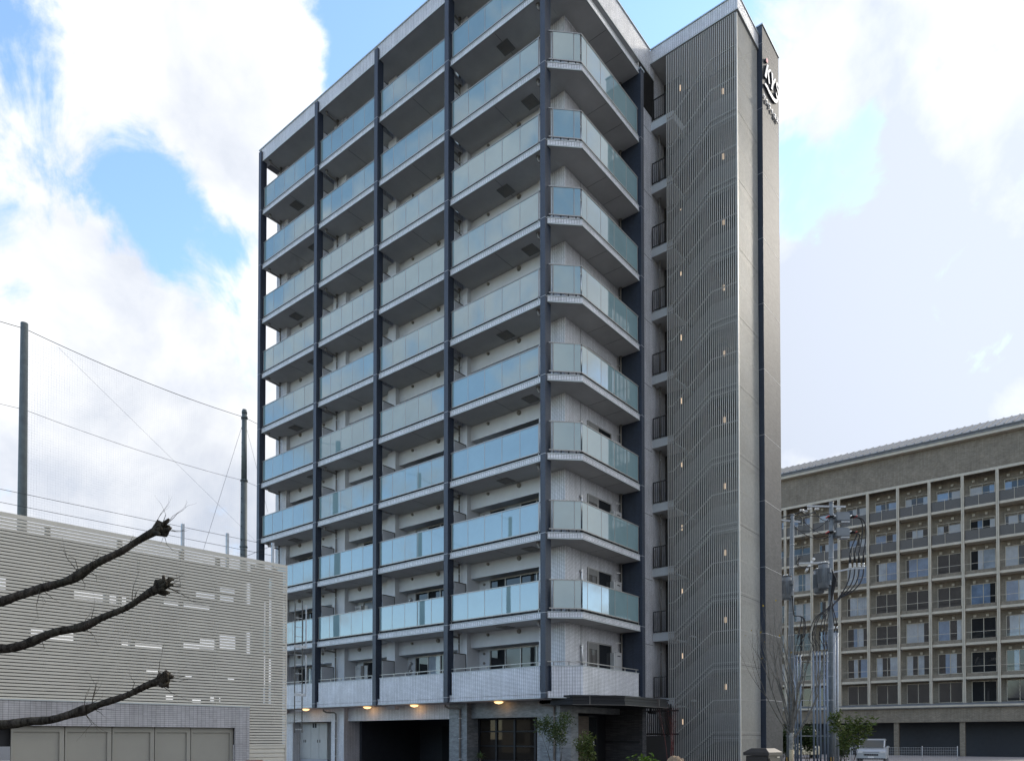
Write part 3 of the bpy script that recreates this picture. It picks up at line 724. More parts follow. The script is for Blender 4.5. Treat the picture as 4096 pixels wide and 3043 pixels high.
for a, b in zip(zs[:-1], zs[1:]): sl_me.box(4.018, 4.04, 0, .028, a+GAP/2, b-GAP/2)
sl_me = sl_me.mesh('slat', ['slat_metal'])
for k in range(21): inst('slat', sl_me, lf, (0, 8.115+k*.1065, 0))
# low slat gate and blank door beside the tower
sf = MB().box(.05, 1.6, 7.30, 7.34, 2.72, 2.79).box(.05, 1.6, 7.30, 7.34, 1.72, 1.79).build('slat_gate', 'bronze', B)
sm = MB().box(0, .035, 7.25, 7.30, 1.70, 3.05).mesh('gate_slat', ['bronze'])
for k in range(14): inst('gate_slat', sm, sf, (.06+k*.092, 0, 0))
MB().box(.05, 1.25, 7.28, 7.33, 0, 1.68).build('gate_panel', 'stair_grey', sf)

# ------------------------------------------------------------------ tower sign
S = thing('tower_sign', (4.26, 11.2, 29.7), 'white raised letters KYS with swoosh and katakana high on the tower', 'sign', world=True)
def letter(polys, mats=('sign_white', 'sign_side'), d0=4.27, d1=4.335):
    m = MB()
    for p in polys:
        ar = sum(p[i][0]*p[(i+1) % len(p)][1]-p[(i+1) % len(p)][0]*p[i][1] for i in range(len(p)))
        m.extrude(p if ar > 0 else p[::-1], 'x', d0, d1, 0, side=1)
    return m.build('letter', list(mats), S)
letter([[(10.71, 31.47), (10.91, 31.58), (10.64, 30.78), (10.43, 30.76)], [(10.79, 31.16), (10.86, 31.31), (11.10, 31.54), (11.24, 31.56), (10.93, 31.24)], [(10.80, 31.13), (10.94, 31.25), (11.08, 30.82), (10.92, 30.78)]])
letter([[(11.26, 31.55), (11.44, 31.57), (11.52, 31.12), (11.41, 30.79), (11.22, 30.74), (11.36, 31.12)], [(11.70, 31.56), (11.84, 31.57), (11.50, 31.05), (11.46, 31.2)]])
letter([[(12.28, 31.50), (12.20, 31.58), (12.02, 31.58), (11.90, 31.48), (11.88, 31.33), (11.98, 31.22), (12.10, 31.14), (12.12, 31.02), (12.04, 30.95), (11.92, 30.97), (11.86, 31.03), (11.82, 30.93), (11.95, 30.82), (12.12, 30.83), (12.24, 30.95), (12.23, 31.12), (12.12, 31.24), (12.01, 31.32), (12.01, 31.42), (12.08, 31.48), (12.2, 31.42)]])
dot = [(10.73+.11*math.cos(a)+.05*math.sin(a), 31.66+.12*math.sin(a)) for a in [2*math.pi*k/14 for k in range(14)]]
letter([dot], ('sign_red', 'sign_side'))
sw_o = [(10.41, 30.39), (10.53, 30.51), (10.77, 30.55), (11.04, 30.50), (11.47, 30.53), (11.72, 30.60), (11.92, 30.72), (12.1, 30.9), (12.06, 30.70), (11.91, 30.53), (11.69, 30.42), (11.41, 30.36), (10.98, 30.35), (10.68, 30.40), (10.53, 30.37)]
m = MB().extrude(sw_o[::-1], 'x', 4.27, 4.335, 0, side=1); m.build('swoosh', ['sign_white', 'sign_side'], S)
def kana(y, strokes, w_=.17, h_=.17, z=29.72):
    m = MB()
    for st in strokes:
        for a, b in zip(st[:-1], st[1:]):
            m.bar((4.305, y+a[0]*w_, z+a[1]*h_), (4.305, y+b[0]*w_, z+b[1]*h_), .036, .06, up=(1, 0, 0))
    m.build('letter', 'sign_white', S)
KE = [[(.35, 1), (.05, .5)], [(.25, .75), (1, .75)], [(.7, .75), (.6, .3), (.3, 0)]]
I_ = [[(.9, 1), (.5, .65), (.05, .42)], [(.55, .68), (.55, 0)]]
WA = [[(.1, .6), (.1, .95), (.9, .95), (.8, .4), (.35, 0)]]
E_ = [[(.15, .9), (.85, .9)], [(.5, .9), (.5, .1)], [(.05, .1), (.95, .1)]]
SU = [[(.15, .92), (.8, .92), (.5, .4), (.05, .05)], [(.52, .45), (.95, .05)]]
DOT = [[(.42, .5), (.58, .5)]]
for y, g in ((10.32, KE), (10.59, I_), (10.79, DOT), (10.97, WA), (11.25, I_), (11.46, DOT), (11.64, E_), (11.92, SU)): kana(y, g, .2, .2)

# ------------------------------------------------------------------ slatted parking building on the left
PHI = R(3.9)
G = thing('slatted_parking_building', (-3.152, -8.698, 0), 'beige parking building screened with horizontal slats above a tiled gate wall', 'building', rz=-PHI)
# local frame: +y along the street face towards the apartment block, +x towards the street; right end at y=0
GL = -11.0
slat_me = MB().box(-.03, .0, GL, 0, 0, .057).mesh('slat', ['beige_slat'])
slat_s_me = MB().box(-.03, .0, -1.168, 0, 0, .057).mesh('slat', ['beige_slat'])
zt = 6.73; low_me = MB().box(-.03, .0, -1.168, -.02, 0, .066).mesh('slat', ['beige_slat'])
inst('slat', MB().box(-.03, .0, GL, 0, 0, .10).mesh('slat', ['beige_slat']), G, (0, 0, zt-.10))
z = zt-.10-.0785; nsl = 0
while z > .2:
    if z > 2.46: inst('slat', slat_me, G, (0, 0, z)); z -= .0785
    elif z > 1.35: inst('slat', slat_s_me, G, (0, 0, z)); z -= .0785
    else: inst('slat', low_me, G, (0, 0, z)); z -= .125
MB().box(-.06, -.03, -1.168, -.0, 0, 1.40).build('backing_sheet', 'beige_slat', G)
MB().box(-.05, .004, -.002, .03, 0, zt).build('end_trim', 'beige_slat', G)
post_me = MB().box(-.18, -.07, -.05, .05, 1.95, zt-.12).mesh('screen_post', ['black_steel'])
for y in (-.3, -1.0, -2.05, -3.05, -4.6, -6.2, -8.0, -10): inst('screen_post', post_me, G, (0, y, 0))
# added dark sheet to blacken the slat gaps, with holes where sky shines
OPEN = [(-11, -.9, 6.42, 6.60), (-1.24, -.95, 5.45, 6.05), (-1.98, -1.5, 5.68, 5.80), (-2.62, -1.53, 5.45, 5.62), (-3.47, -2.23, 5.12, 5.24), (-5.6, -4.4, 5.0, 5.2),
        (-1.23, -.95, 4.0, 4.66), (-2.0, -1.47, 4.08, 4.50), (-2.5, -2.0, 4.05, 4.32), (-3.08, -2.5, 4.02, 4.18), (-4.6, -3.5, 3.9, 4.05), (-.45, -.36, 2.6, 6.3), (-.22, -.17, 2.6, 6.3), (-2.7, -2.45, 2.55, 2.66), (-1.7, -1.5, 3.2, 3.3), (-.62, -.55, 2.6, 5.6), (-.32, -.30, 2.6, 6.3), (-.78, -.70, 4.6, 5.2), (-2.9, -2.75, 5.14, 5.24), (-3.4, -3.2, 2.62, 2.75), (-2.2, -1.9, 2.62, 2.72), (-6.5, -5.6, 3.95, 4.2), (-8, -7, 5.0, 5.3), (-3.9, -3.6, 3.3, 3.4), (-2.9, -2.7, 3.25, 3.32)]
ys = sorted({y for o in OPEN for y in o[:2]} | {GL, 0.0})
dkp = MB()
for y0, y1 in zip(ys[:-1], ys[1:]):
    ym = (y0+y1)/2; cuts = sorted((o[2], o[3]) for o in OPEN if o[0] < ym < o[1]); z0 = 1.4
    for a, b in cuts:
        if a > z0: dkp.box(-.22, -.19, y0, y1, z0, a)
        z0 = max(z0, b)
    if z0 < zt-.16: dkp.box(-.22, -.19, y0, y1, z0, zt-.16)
dkp.build('added_gap_darkener', 'gap_dark', G)
for y in (-3.4, -7.8, -10.8):
    for x in (-4.7, -2.6): MB().box(x-.07, x+.07, y-.07, y+.07, 0, 6.2).build('frame_post', 'shutter', G)
MB().box(-5, -.4, GL, -2, 1.9, 2.05).build('parking_deck', 'shutter', G)
# tiled gate wall with three recessed doors
gw = MB().box(.0, .06, GL, -1.168, 1.88, 2.46).box(.0, .06, -1.60, -1.168, 0, 1.88).build('tiled_gate_wall', 'tile_gate', G)
MB().box(-.005, .075, GL, -1.16, 2.46, 2.485).build('wall_coping', 'edge_trim', gw)
for k, (y0, y1) in enumerate(((-2.78, -1.60), (-3.72, -2.80), (-4.75, -3.74), (-5.8, -4.77), (-6.9, -5.82))):
    d = MB().box(-.12, -.085, y0, y1, 0, 1.90).build('gate_door', 'beige_panel', G)
    MB().box(-.085, -.05, y1-.10, y1, 0, 1.88).box(-.085, -.05, y0, y0+.04, 0, 1.88).box(-.085, -.05, y0+.04, y1-.10, 1.74, 1.88).build('door_frame', 'beige_panel', d)
# roof posts with guard wires
for y in (-3.0, -1.75, -.36):
    MB().box(-.20, -.13, y-.035, y+.035, 6.2, 7.36).build('guard_post', 'galv', G)
gwr = MB()
for zz in (7.28, 6.98): gwr.tube([(-.165, GL, zz), (-.165, -.36, zz)], .006, 5)
gwr.tube([(-.165, -.36, 7.28), (-.165, -1.3, 6.75)], .006, 5)
gwr.build('guard_wire', 'wire', G)
# ladder on the end wall
LD = thing('access_ladder', (-3.10, -8.45, 0), 'galvanised cage ladder on the end of the slatted building', 'ladder', rz=-PHI)
MB().bar((-.05, .05, 1.75), (-.05, .05, 5.75), .025).bar((-.05, .30, 1.75), (-.05, .30, 5.75), .025).build('ladder_rail', 'bronze', LD)
rg = MB().bar((-.05, .05, 0), (-.05, .30, 0), .018).mesh('rung', ['galv'])
for k in range(14): inst('rung', rg, LD, (0, 0, 1.85+k*.28))
MB().box(.0, .03, .37, .40, 4.35, 5.6).box(-.02, .02, .0, .40, 4.30, 4.38).build('bracket', 'galv', LD)
MB().box(.0, .03, .37, .40, 2.9, 4.1).box(-.02, .02, .0, .40, 2.85, 2.93).build('bracket', 'galv', LD)

# net pole behind
NP = thing('net_pole', (-25.05, 3.0, 0), 'tall dark green steel pole holding a net left of the block', 'pole')
npm = MB().tube([(0,0,0), (0,0,12.5), (0,0,17.25)], [.215, .205, .19], 16).tube([(0,0,17.25),(0,0,21.35)], [.172,.150], 16)
npm.tube([(0,0,21.35),(0,0,21.5),(0,0,21.62)], [.165,.165,.12], 16, 0)
npm.build('shaft', 'pole_green', NP)
for zz, r in ((21.1, .20), (17.25, .225), (13.2, .235)): MB().tube([(0,0,zz-.04),(0,0,zz+.04)], r, 14).box(-r-.09, r+.09, -.04, .04, zz-.03, zz+.03).build('clamp_ring', 'pole_green', NP)
bolts = MB()
for k in range(10): bolts.tube([(.1, -.2, 12.7+k*.85), (.12, -.245, 12.7+k*.85)], .03, 6)
bolts.build('step_bolt', 'wire', NP)
# the row of net poles goes on towards the street
PR = [(-25.05, 3.0), (-24.3, -9.0), (-24.05, -16.5), (-25.6, -28.9)]
for (x, y), lb in zip(PR[1:], ('green net pole standing just beyond the left edge of the photo', 'green net pole reflected in the second bay of glass', 'green net pole reflected in the corner bay of glass')):
    q = thing('net_pole', (x, y, 0), lb, 'pole', 'net poles')
    MB().tube([(0,0,0), (0,0,12.5), (0,0,21.4)], [.22, .20, .16], 16).build('shaft', 'pole_green', q)
NP['group'] = 'net poles'
net = thing('safety_net', (-24.6, -3, 0), 'fine grey sports net stretched between the green poles', 'net', world=True)
def cable(a, b, za, zb, sag, r):
    m = MB(); a = Vector((*a, za)); b = Vector((*b, zb))
    m.tube([tuple(a.lerp(b, t)-Vector((0,0,sag*4*t*(1-t)))) for t in [k/12 for k in range(13)]], r, 5); m.build('net_cable', 'wire', net)
for a, b in zip(PR[:-1], PR[1:]): cable(a, b, 21.15, 21.15, .25, .016); cable(a, b, 17.26, 17.26, .2, .010)
cable(PR[0], (-25.6, 11), 21.15, 21.15, .2, .016); cable(PR[0], (-25.6, 11), 17.26, 17.26, .2, .010)
cable(PR[0], (-26.9, 1.4), 21.1, 12.9, 0, .009); cable(PR[0], (-25.9, 5.2), 21.0, 16, 0, .008); cable((-24.4, -7.5), (-25.6, 4.6), 20.9, 13.6, 0, .005)
A0, A1 = Vector((-24.3, -9.0, 0)), Vector((-25.2, 6.5, 0)); th = MB(); dd = (A1-A0).normalized()*.0022
def quad(a, b, c, d): i = len(th.v); th.v.extend(tuple(q) for q in (a, b, c, d)); th.face((i, i+1, i+2, i+3))
U = Vector((0, 0, 1))
for k in range(130):
    p = A0.lerp(A1, k/129); quad(p-dd+U*5, p+dd+U*5, p+dd+U*20.9, p-dd+U*20.9)
for k in range(128):
    zz = 5+k*.125; quad(A0+U*(zz-.0022), A1+U*(zz-.0022), A1+U*(zz+.0022), A0+U*(zz+.0022))
tag(th.build('net_thread', 'net_thread', net), kind='stuff')

# ------------------------------------------------------------------ plants
def branch_mesh(m, p, d, L, r, depth, spread, rnd, up=.15, kids=(2, 3), shrinkL=.72, n=5, tips=None):
    pts = [Vector(p)]; rs = [r]; dd = Vector(d).normalized()
    for k in range(4):
        dd = (dd + Vector((rnd.uniform(-1,1), rnd.uniform(-1,1), rnd.uniform(-.6,1)))*.10 + Vector((0,0,up*.25))).normalized()
        pts.append(pts[-1]+dd*L/4); rs.append(r*(1-.11*(k+1)))
    m.tube(pts, rs, n if depth > 1 else 4, 0, caps=False)
    if tips is not None and depth <= 1: tips += [(pts[-1], dd), (pts[2], dd), (pts[3], dd)]
    if depth == 0: return
    for k in range(rnd.randint(*kids)):
        t = rnd.uniform(.35, 1) if k else 1.0; i = min(3, int(t*4)); q = pts[i].lerp(pts[i+1], t*4-i) if t < 1 else pts[-1]
        nd = (dd + Vector((rnd.uniform(-1,1), rnd.uniform(-1,1), rnd.uniform(-.4,.8)))*spread).normalized()
        branch_mesh(m, q, nd, L*shrinkL*rnd.uniform(.75, 1.15), rs[i]*.62, depth-1, spread, rnd, up, kids, shrinkL, n, tips)
def leaves(m, tips, per, size, spread, rnd, ratio=.38, mi=0):
    for p, d in tips:
        for k in range(per):
            c = Vector(p)+Vector((rnd.gauss(0,1), rnd.gauss(0,1), rnd.gauss(0,1)))*spread
            a = Vector((rnd.uniform(-1,1), rnd.uniform(-1,1), rnd.uniform(-.5,.7))).normalized(); b = a.orthogonal().normalized()
            b = (Matrix.Rotation(rnd.uniform(0, 6.28), 3, a) @ b); s = size*rnd.uniform(.6, 1.25); i = len(m.v); nn = a.cross(b)
            m.v += [tuple(c), tuple(c+a*s*.5+b*s*ratio*.5+nn*s*.06), tuple(c+a*s), tuple(c+a*s*.5-b*s*ratio*.5+nn*s*.06)]
            m.face((i, i+1, i+2, i+3), mi)
# street tree, bare
rnd = random.Random(11)
T = thing('bare_tree', (8.13, 1.87, .2), 'slim leafless tree with many upright branches in front of the poles', 'tree')
MB().tube([(0,0,-.1),(0.0,0,.5),(-.01,0,1.0),(.01,0,1.30),(0,0,1.55)], [.078,.068,.064,.066,.075], 12).build('trunk', 'bark_pale', T)
MB().tube([(0,0,-.1),(0,0,.6),(0,0,1.03)], [.082,.072,.069], 12).build('trunk_wrap', 'bark_wrap', T)
cr = MB(); tips = []
rx, ry = .777, .629          # picture-right in plan
for (h, v, L, r) in ((-.95, 1.0, 1.5, .020), (-.62, 1.2, 1.7, .024), (-.35, 1.5, 1.7, .026), (-.16, 1.5, 1.8, .026), (.02, 1.5, 1.9, .030), (.18, 1.5, 1.8, .026), (.42, 1.3, 1.7, .024), (.78, 1.0, 1.6, .030), (1.0, .9, 1.5, .022), (.1, 1.4, 1.6, .022), (-.2, 1.4, 1.6, .020), (.5, 1.2, 1.6, .02)):
    dpt = rnd.uniform(-.5, .5)
    branch_mesh(cr, (0, 0, 1.35+rnd.uniform(-.1,.2)), (h*rx*1.0-dpt*ry, h*ry*1.0+dpt*rx, v), L*1.05, r*1.25, 3, .46, rnd, .35, (2, 3), .70, 6, tips)
cr.build('crown', 'bark_twig', T)
yl = MB(); leaves(yl, rnd.sample(tips, 14), 1, .09, .03, rnd, .6); yl.build('last_leaf', 'leaf_yellow', T)
# pollarded tree at the left edge
TX, TY = (5.65, -18.98)
TIPS = [(7.72, -17.59, 3.93), (7.74, -17.56, 3.3), (7.73, -17.55, 2.24)]
rnd = random.Random(5)
T = thing('pollarded_tree', (TX, TY, 0), 'dark pollarded street tree reaching in knobbly cut limbs from the left edge', 'tree')
def rough_tube(m, path, radii, n, amp, freq, seg=10):
    P = [Vector(p) for p in path]; b = len(m.v); rows = 0
    for i in range(len(P)-1):
        for k in range(seg + (i == len(P)-2)):
            t = k/seg; c = P[i].lerp(P[i+1], t); r = radii[i]*(1-t)+radii[i+1]*t; rows += 1
            for q in range(n):
                g = 2*math.pi*q/n; d = Vector((math.cos(g), math.sin(g), 0))
                m.v.append(tuple(c+d*r*(1+amp*mnoise.noise((c+d*.2)*freq)+amp*.6*mnoise.noise(Vector((d.x*4, d.y*4, c.z*1.2))))))
    for i in range(rows-1):
        for q in range(n): m.face((b+i*n+q, b+i*n+(q+1) % n, b+(i+1)*n+(q+1) % n, b+(i+1)*n+q), 0, True)
    m.face([b+(rows-1)*n+q for q in range(n)])
tk = MB(); rough_tube(tk, [(0,0,-.1),(.03,.03,1.2),(0,.05,2.6),(-.03,0,4.2),(-.05,0,5.0)], [.20,.16,.14,.12,.10], 28, .22, 2.2, 16); tk.build('trunk', 'bark_dark', T)
def limb(q, z0, r=.040):
    q = Vector(q)-Vector((TX, TY, 0)); p = Vector((0, 0, z0)); m = MB(); n = 26; pts = []; rs = []
    for a in range(n+1):
        t = a/n; c = p.lerp(q, t)+Vector((0, 0, -.16*math.sin(math.pi*t)))+Vector((mnoise.noise(Vector((t*5, z0, 1))), mnoise.noise(Vector((t*5, z0, 4))), mnoise.noise(Vector((t*6, z0, 9)))))*.05
        pts.append(c); rs.append(r*(1.5-.75*t)*(1+.22*mnoise.noise(Vector((t*14, z0*3, 2))))*(1+.55*math.exp(-((t-.97)/.05)**2)+.35*math.exp(-((t-.62)/.04)**2)))
    m.tube(pts, rs, 12)
    for b in range(13):      # cut knuckles at the end
        s0 = pts[-2]; e1 = pts[-1]+Vector((rnd.uniform(-.07,.05), rnd.uniform(-.06,.05), rnd.uniform(-.08,.09))); m.tube([s0, e1, e1+Vector((rnd.uniform(-.02,.05), rnd.uniform(-.02,.04), rnd.uniform(-.03,.05)))], [.034, .026, .012], 7)
    tag(m.build('limb', 'bark_dark', T), kind='stuff')
    tw = MB()
    for b in range(18):
        a = rnd.choice((n, n, n-1, n-4, n-9, n-10, n-15)); branch_mesh(tw, pts[a], (q-p).normalized()*.5+Vector((rnd.uniform(-.5,.5), rnd.uniform(-.5,.5), rnd.uniform(-.9,.8))), rnd.uniform(.08,.26), .005, 2, .7, rnd, 0, (1, 2), .7, 4)
    tag(tw.build('twig', 'bark_dark', T), kind='stuff')
for q, z0 in zip(TIPS, (3.05, 2.55, 1.75)): limb(q, z0)
def shrub(name, loc, h, rad, nst, per, size, mat, label, cat='shrub', depth=2, seed=1, spread=.08, lean=.35, ratio=.38, stem='bark_dark', group=None, r0=.018):
    rnd = random.Random(seed); t = thing(name, loc, label, cat, group)
    st = MB(); tips = []
    for k in range(nst):
        a = 6.283*k/nst+rnd.uniform(-.4,.4); d = Vector((math.cos(a)*lean, math.sin(a)*lean, 1))
        branch_mesh(st, (math.cos(a)*.05, math.sin(a)*.05, 0), d, h*.52, r0, depth, .55*rad/h*1.6, rnd, .12, (2, 3), .66, 5, tips)
    st.build('stem', stem, t); lf_ = MB(); leaves(lf_, tips, per, size, spread, rnd, ratio); lf_.build('foliage', mat, t); return t
shrub('entrance_tree', (2.15, -2.35, .28), 1.75, .85, 3, 11, .10, 'leaf_dark', 'small dark evergreen tree in front of the stone clad entrance corner', 'tree', 3, 21, .07, .30)
shrub('upright_shrub', (2.62, -1.30, .28), 1.30, .35, 5, 12, .10, 'leaf_mid', 'narrow bushy shrub standing before the wooden entrance door', 'shrub', 2, 4, .07, .12)
shrub('red_twig_shrub', (3.90, 2.02, .28), 2.5, .5, 5, 1, .05, 'leaf_red', 'thin bare shrub with red twigs beside the louvred tower', 'shrub', 2, 8, .03, .17, .5, 'twig_red', None, .011)
shrub('bright_leaf_plant', (4.02, .0, .28), .85, .3, 5, 5, .17, 'leaf_bright', 'young plant with bright green leaves beside the brown rock', 'plant', 1, 9, .05, .35, .33)
shrub('leafy_shrub', (7.60, 10.30, .0), 2.25, .75, 3, 4, .21, 'leaf_mid', 'loose glossy leaved shrub to the right of the utility poles', 'shrub', 3, 15, .10, .30, .30)
HG = 'evergreen bushes behind the conduits'
shrub('evergreen_bush', (1.85, 23.80, 0), 2.1, .9, 6, 16, .16, 'leaf_dark', 'dense dark evergreen bush between the two rows of conduits', 'bush', 2, 31, .16, .25, .45, group=HG)
shrub('evergreen_bush', (.72, 22.9, 0), 1.9, .8, 6, 16, .16, 'leaf_dark', 'dark evergreen bush peeping out beside the tower wall', 'bush', 2, 32, .16, .25, .45, group=HG)
shrub('evergreen_bush', (3.20, 25.2, 0), 1.5, .8, 6, 14, .16, 'leaf_dark', 'low dark evergreen bush behind the five conduits', 'bush', 2, 33, .16, .25, .45, group=HG)
# spiky pot plant by the lobby glazing
rnd = random.Random(2); T = thing('spiky_plant', (-2.05, -1.25, .12), 'small spiky palm like plant before the dark lobby window', 'plant')
MB().tube([(0,0,0),(0,0,.75)], [.05,.04], 8).build('stem', 'bark_dark', T)
sp = MB()
for k in range(46):
    a = rnd.uniform(0, 6.28); e = rnd.uniform(.1, 1.2); L_ = rnd.uniform(.25, .42); d = Vector((math.cos(a)*math.cos(e), math.sin(a)*math.cos(e), math.sin(e)))
    b = Vector((-math.sin(a), math.cos(a), 0))*.012; p = Vector((0,0,.72)); q = p+d*L_*.6; r = p+d*L_+Vector((0,0,-.10)); i = len(sp.v)
    sp.v += [tuple(p-b), tuple(p+b), tuple(q+b), tuple(q-b), tuple(r)]; sp.face((i,i+1,i+2,i+3)); sp.face((i+3,i+2,i+4))
sp.build('leaf', 'leaf_dark', T)
# rock
bm = bmesh.new(); bmesh.ops.create_icosphere(bm, subdivisions=4, radius=1)
for v in bm.verts:
    p = v.co.copy(); k = 1+.28*mnoise.noise(p*1.3+Vector((3,1,2)))+.12*mnoise.noise(p*3.1)+.05*mnoise.noise(p*8)
    v.co = Vector((p.x*.30, p.y*.26, p.z*.62))*k
me = bpy.data.meshes.new('garden_rock'); bm.to_mesh(me); bm.free(); me.materials.append(MAT['rock'])
o = inst('garden_rock', me, None, (4.93, .52, .45)); tag(o, 'upright rough brown rock in the planting bed by the tower', 'rock')

# roadside equipment cabinet
K = thing('equipment_cabinet', (8.90, -2.62, .28), 'dark brown metal equipment cabinet with hipped lid and louvred door', 'cabinet', rz=R(-4))
MB().box(-.30, .30, -.36, .36, 0, .86).build('body', 'cabinet', K, bevel=.012)
m = MB(); i = len(m.v)
m.v += [(-.34,-.41,.87),(.34,-.41,.87),(.34,.41,.87),(-.34,.41,.87),(-.34,-.41,.95),(.34,-.41,.95),(.34,.41,.95),(-.34,.41,.95),(-.20,-.26,1.05),(.20,-.26,1.05),(.20,.26,1.05),(-.20,.26,1.05)]
for fc in ((0,3,2,1),(0,1,5,4),(1,2,6,5),(2,3,7,6),(3,0,4,7),(4,5,9,8),(5,6,10,9),(6,7,11,10),(7,4,8,11),(8,9,10,11)): m.face(fc)
m.build('lid', 'cabinet', K)
d = MB().box(.301, .318, -.31, .31, .06, .80).build('door', 'cabinet', K)
lm = MB().box(.318, .332, -.26, .26, 0, .018).mesh('louver', ['cabinet'])
for k in range(20): inst('louver', lm, d, (0, 0, .12+k*.032))
MB().box(.318, .324, .12, .27, .815, .835).build('name_plate', 'steel_clip', K)
d2 = MB().box(-.27, .27, -.378, -.361, .06, .80).build('side_panel', 'cabinet', K); MB().box(-.02, .02, -.384, -.378, .5, .56).build('lock', 'steel_clip', d2)
# brown rounded wall end low in the foreground
o = MB().extrude([(-.30, 0), (-.30, 1.02), (-.27, 1.12), (-.18, 1.15), (.18, 1.15), (.27, 1.12), (.30, 1.02), (.30, 0)], 'x', -.12, .12).build('gate_pillar', 'brown_cap', None, (2.30, -13.1, 0), bevel=.015)
o.rotation_euler.z = R(40); tag(o, 'low brown gate pillar with rounded top before the tiled gate wall', 'pillar')

# ------------------------------------------------------------------ utility poles
def pole(name, base, top, label, r0=.175, r1=.115):
    t = thing(name, base, label, 'utility pole', 'utility poles by the tower'); h = Vector(top)-Vector(base)
    MB().tube([(0,0,-.3), tuple(h*.5), tuple(h)], [r0, (r0+r1)/2, r1], 16).build('shaft', 'conc_pole', t)
    MB().tube([tuple(h-Vector((0,0,.04))), tuple(h+Vector((0,0,.03)))], r1+.008, 14).build('pole_cap', 'transf', t)
    rings = MB()
    for k in range(9):
        q = h*(.16+.09*k); r = r0+(r1-r0)*(.16+.09*k); rings.tube([tuple(q-Vector((0,0,.02))), tuple(q+Vector((0,0,.02)))], r+.008, 14)
    tag(rings.build('steel_band', 'galv', t), kind='stuff')
    st = MB()
    for k in range(14):
        q = h*(.12+.045*k); s = 1 if k % 2 else -1; st.bar((q.x+.1*s*.777, q.y+.1*s*.63, q.z), (q.x+.24*s*.777, q.y+.24*s*.63, q.z), .016)
    tag(st.build('step_bolt', 'galv', t), kind='stuff')
    hz = MB()
    for k in range(12):
        a = 2*math.pi*k/12; hz.bar((math.cos(a)*(r0+.004), math.sin(a)*(r0+.004), .02), (math.cos(a)*(r0+.004), math.sin(a)*(r0+.004), .50), .045, .012, k % 2, up=(math.cos(a), math.sin(a), 0))
    hz.build('hazard_band', ['hazard_yellow', 'gap_dark'], t)
    return t
def W2L(t, pts): o = Vector(t.location); return [tuple(Vector(p)-o) for p in pts]
PA = pole('utility_pole', (1.66, 21.10, 0), (1.93, 20.99, 14.26), 'left concrete utility pole carrying one ribbed transformer', .19, .11)
PB = pole('utility_pole', (3.46, 22.52, 0), (3.66, 22.38, 14.95), 'right taller concrete utility pole with long cross arm and two transformers', .175, .12)
def arm(t, p, q, w=.075):
    a, b = W2L(t, (p, q)); MB().bar(a, b, w, w*1.1).build('cross_arm', 'galv', t)
arm(PB, (2.60, 21.52, 14.75), (4.29, 22.89, 14.72), .09); arm(PA, (1.25, 20.45, 13.99), (2.28, 21.28, 13.85), .075)
arm(PB, (2.21, 21.27, 11.50), (3.60, 22.38, 11.55), .085); arm(PB, (3.66, 22.46, 10.98), (4.46, 23.1, 11.2)); arm(PB, (4.46, 23.1, 11.2), (5.10, 23.63, 11.23))
def transformer(t, p, h, r):
    c = W2L(t, (p,))[0]
    tk = MB().lathe([(r*.8,0),(r,.04),(r,h-.06),(r*.9,h),(r*.5,h+.05)], c, 24).tube([(c[0],c[1],c[2]+h-.02),(c[0],c[1],c[2]+h+.01)], r+.03, 24)
    o = tk.build('transformer_tank', 'transf', t); fn = MB()
    for k in range(22):
        a = 2*math.pi*k/22; fn.bar((c[0]+math.cos(a)*(r+.02), c[1]+math.sin(a)*(r+.02), c[2]+.22*h), (c[0]+math.cos(a)*(r+.02), c[1]+math.sin(a)*(r+.02), c[2]+.80*h), .016, .05, up=(math.cos(a), math.sin(a), 0))
    fn.build('cooling_fin', 'transf', o)
    [MB().tube([(c[0]+a,c[1]-b,c[2]+h),(c[0]+a,c[1]-b,c[2]+h+.12)], .035, 8).build('bushing', 'porcelain', o) for a, b in ((.1,.1),(-.1,.05))]
    [MB().box(c[0]+r*.55, c[0]+r+.10, c[1]-r*.45, c[1]+.1, c[2]+a*h, c[2]+b*h).build('terminal_box', 'transf', o) for a, b in ((.62,.80),(.12,.3))]
transformer(PB, (3.40, 21.75, 9.98), 1.40, .285); transformer(PB, (3.02, 22.15, 9.82), 1.34, .285); transformer(PA, (1.72, 20.50, 9.39), 1.28, .30)
def switch(p):
    c = Vector(W2L(PB, (p,))[0]); d = Vector((.777, .629, 0)); n = Vector((-.629, .777, 0)); m = MB()
    m.bar(c-d*.38, c+d*.38, .52, .46); m.bar(c-d*.34+Vector((0,0,.26)), c+d*.34+Vector((0,0,.26)), .34, .07)
    o = m.build('switch_gear', 'transf', PB, bevel=.03); b = MB()
    for s in (-1, 0, 1):
        for e in (1, -1):
            q = c+d*.36*e+n*.15*s+Vector((0,0,.05)); b.tube([q, q+d*.16*e+Vector((0,0,.02))], [.06,.045], 8, 0); b.tube([q+d*.14*e, q+d*.40*e], [.05,.035], 8, 1); b.tube([q+d*.40*e, q+d*.46*e], .042, 8, 2)
    tag(b.build('bushing', ['porcelain', 'rubber', 'red_mark'], o), kind='stuff')
    MB().bar(c-d*.1+Vector((0,0,-.28)), c+d*.38+Vector((0,0,-.28)), .42, .08).build('base_tray', 'galv', o)
switch((4.14, 22.62, 14.06)); switch((4.12, 22.62, 13.18))
ins = MB()
for p in ((2.62,21.50,14.58),(2.45,21.35,14.45),(2.95,21.75,14.58),(3.9,22.55,14.6),(2.3,21.2,14.5)):
    c = Vector(W2L(PB, (p,))[0]); 
    for k in range(4): ins.tube([c+Vector((.05*k,.04*k,0)), c+Vector((.05*k+.03,.04*k+.024,0))], .065-.012*(k % 2), 10)
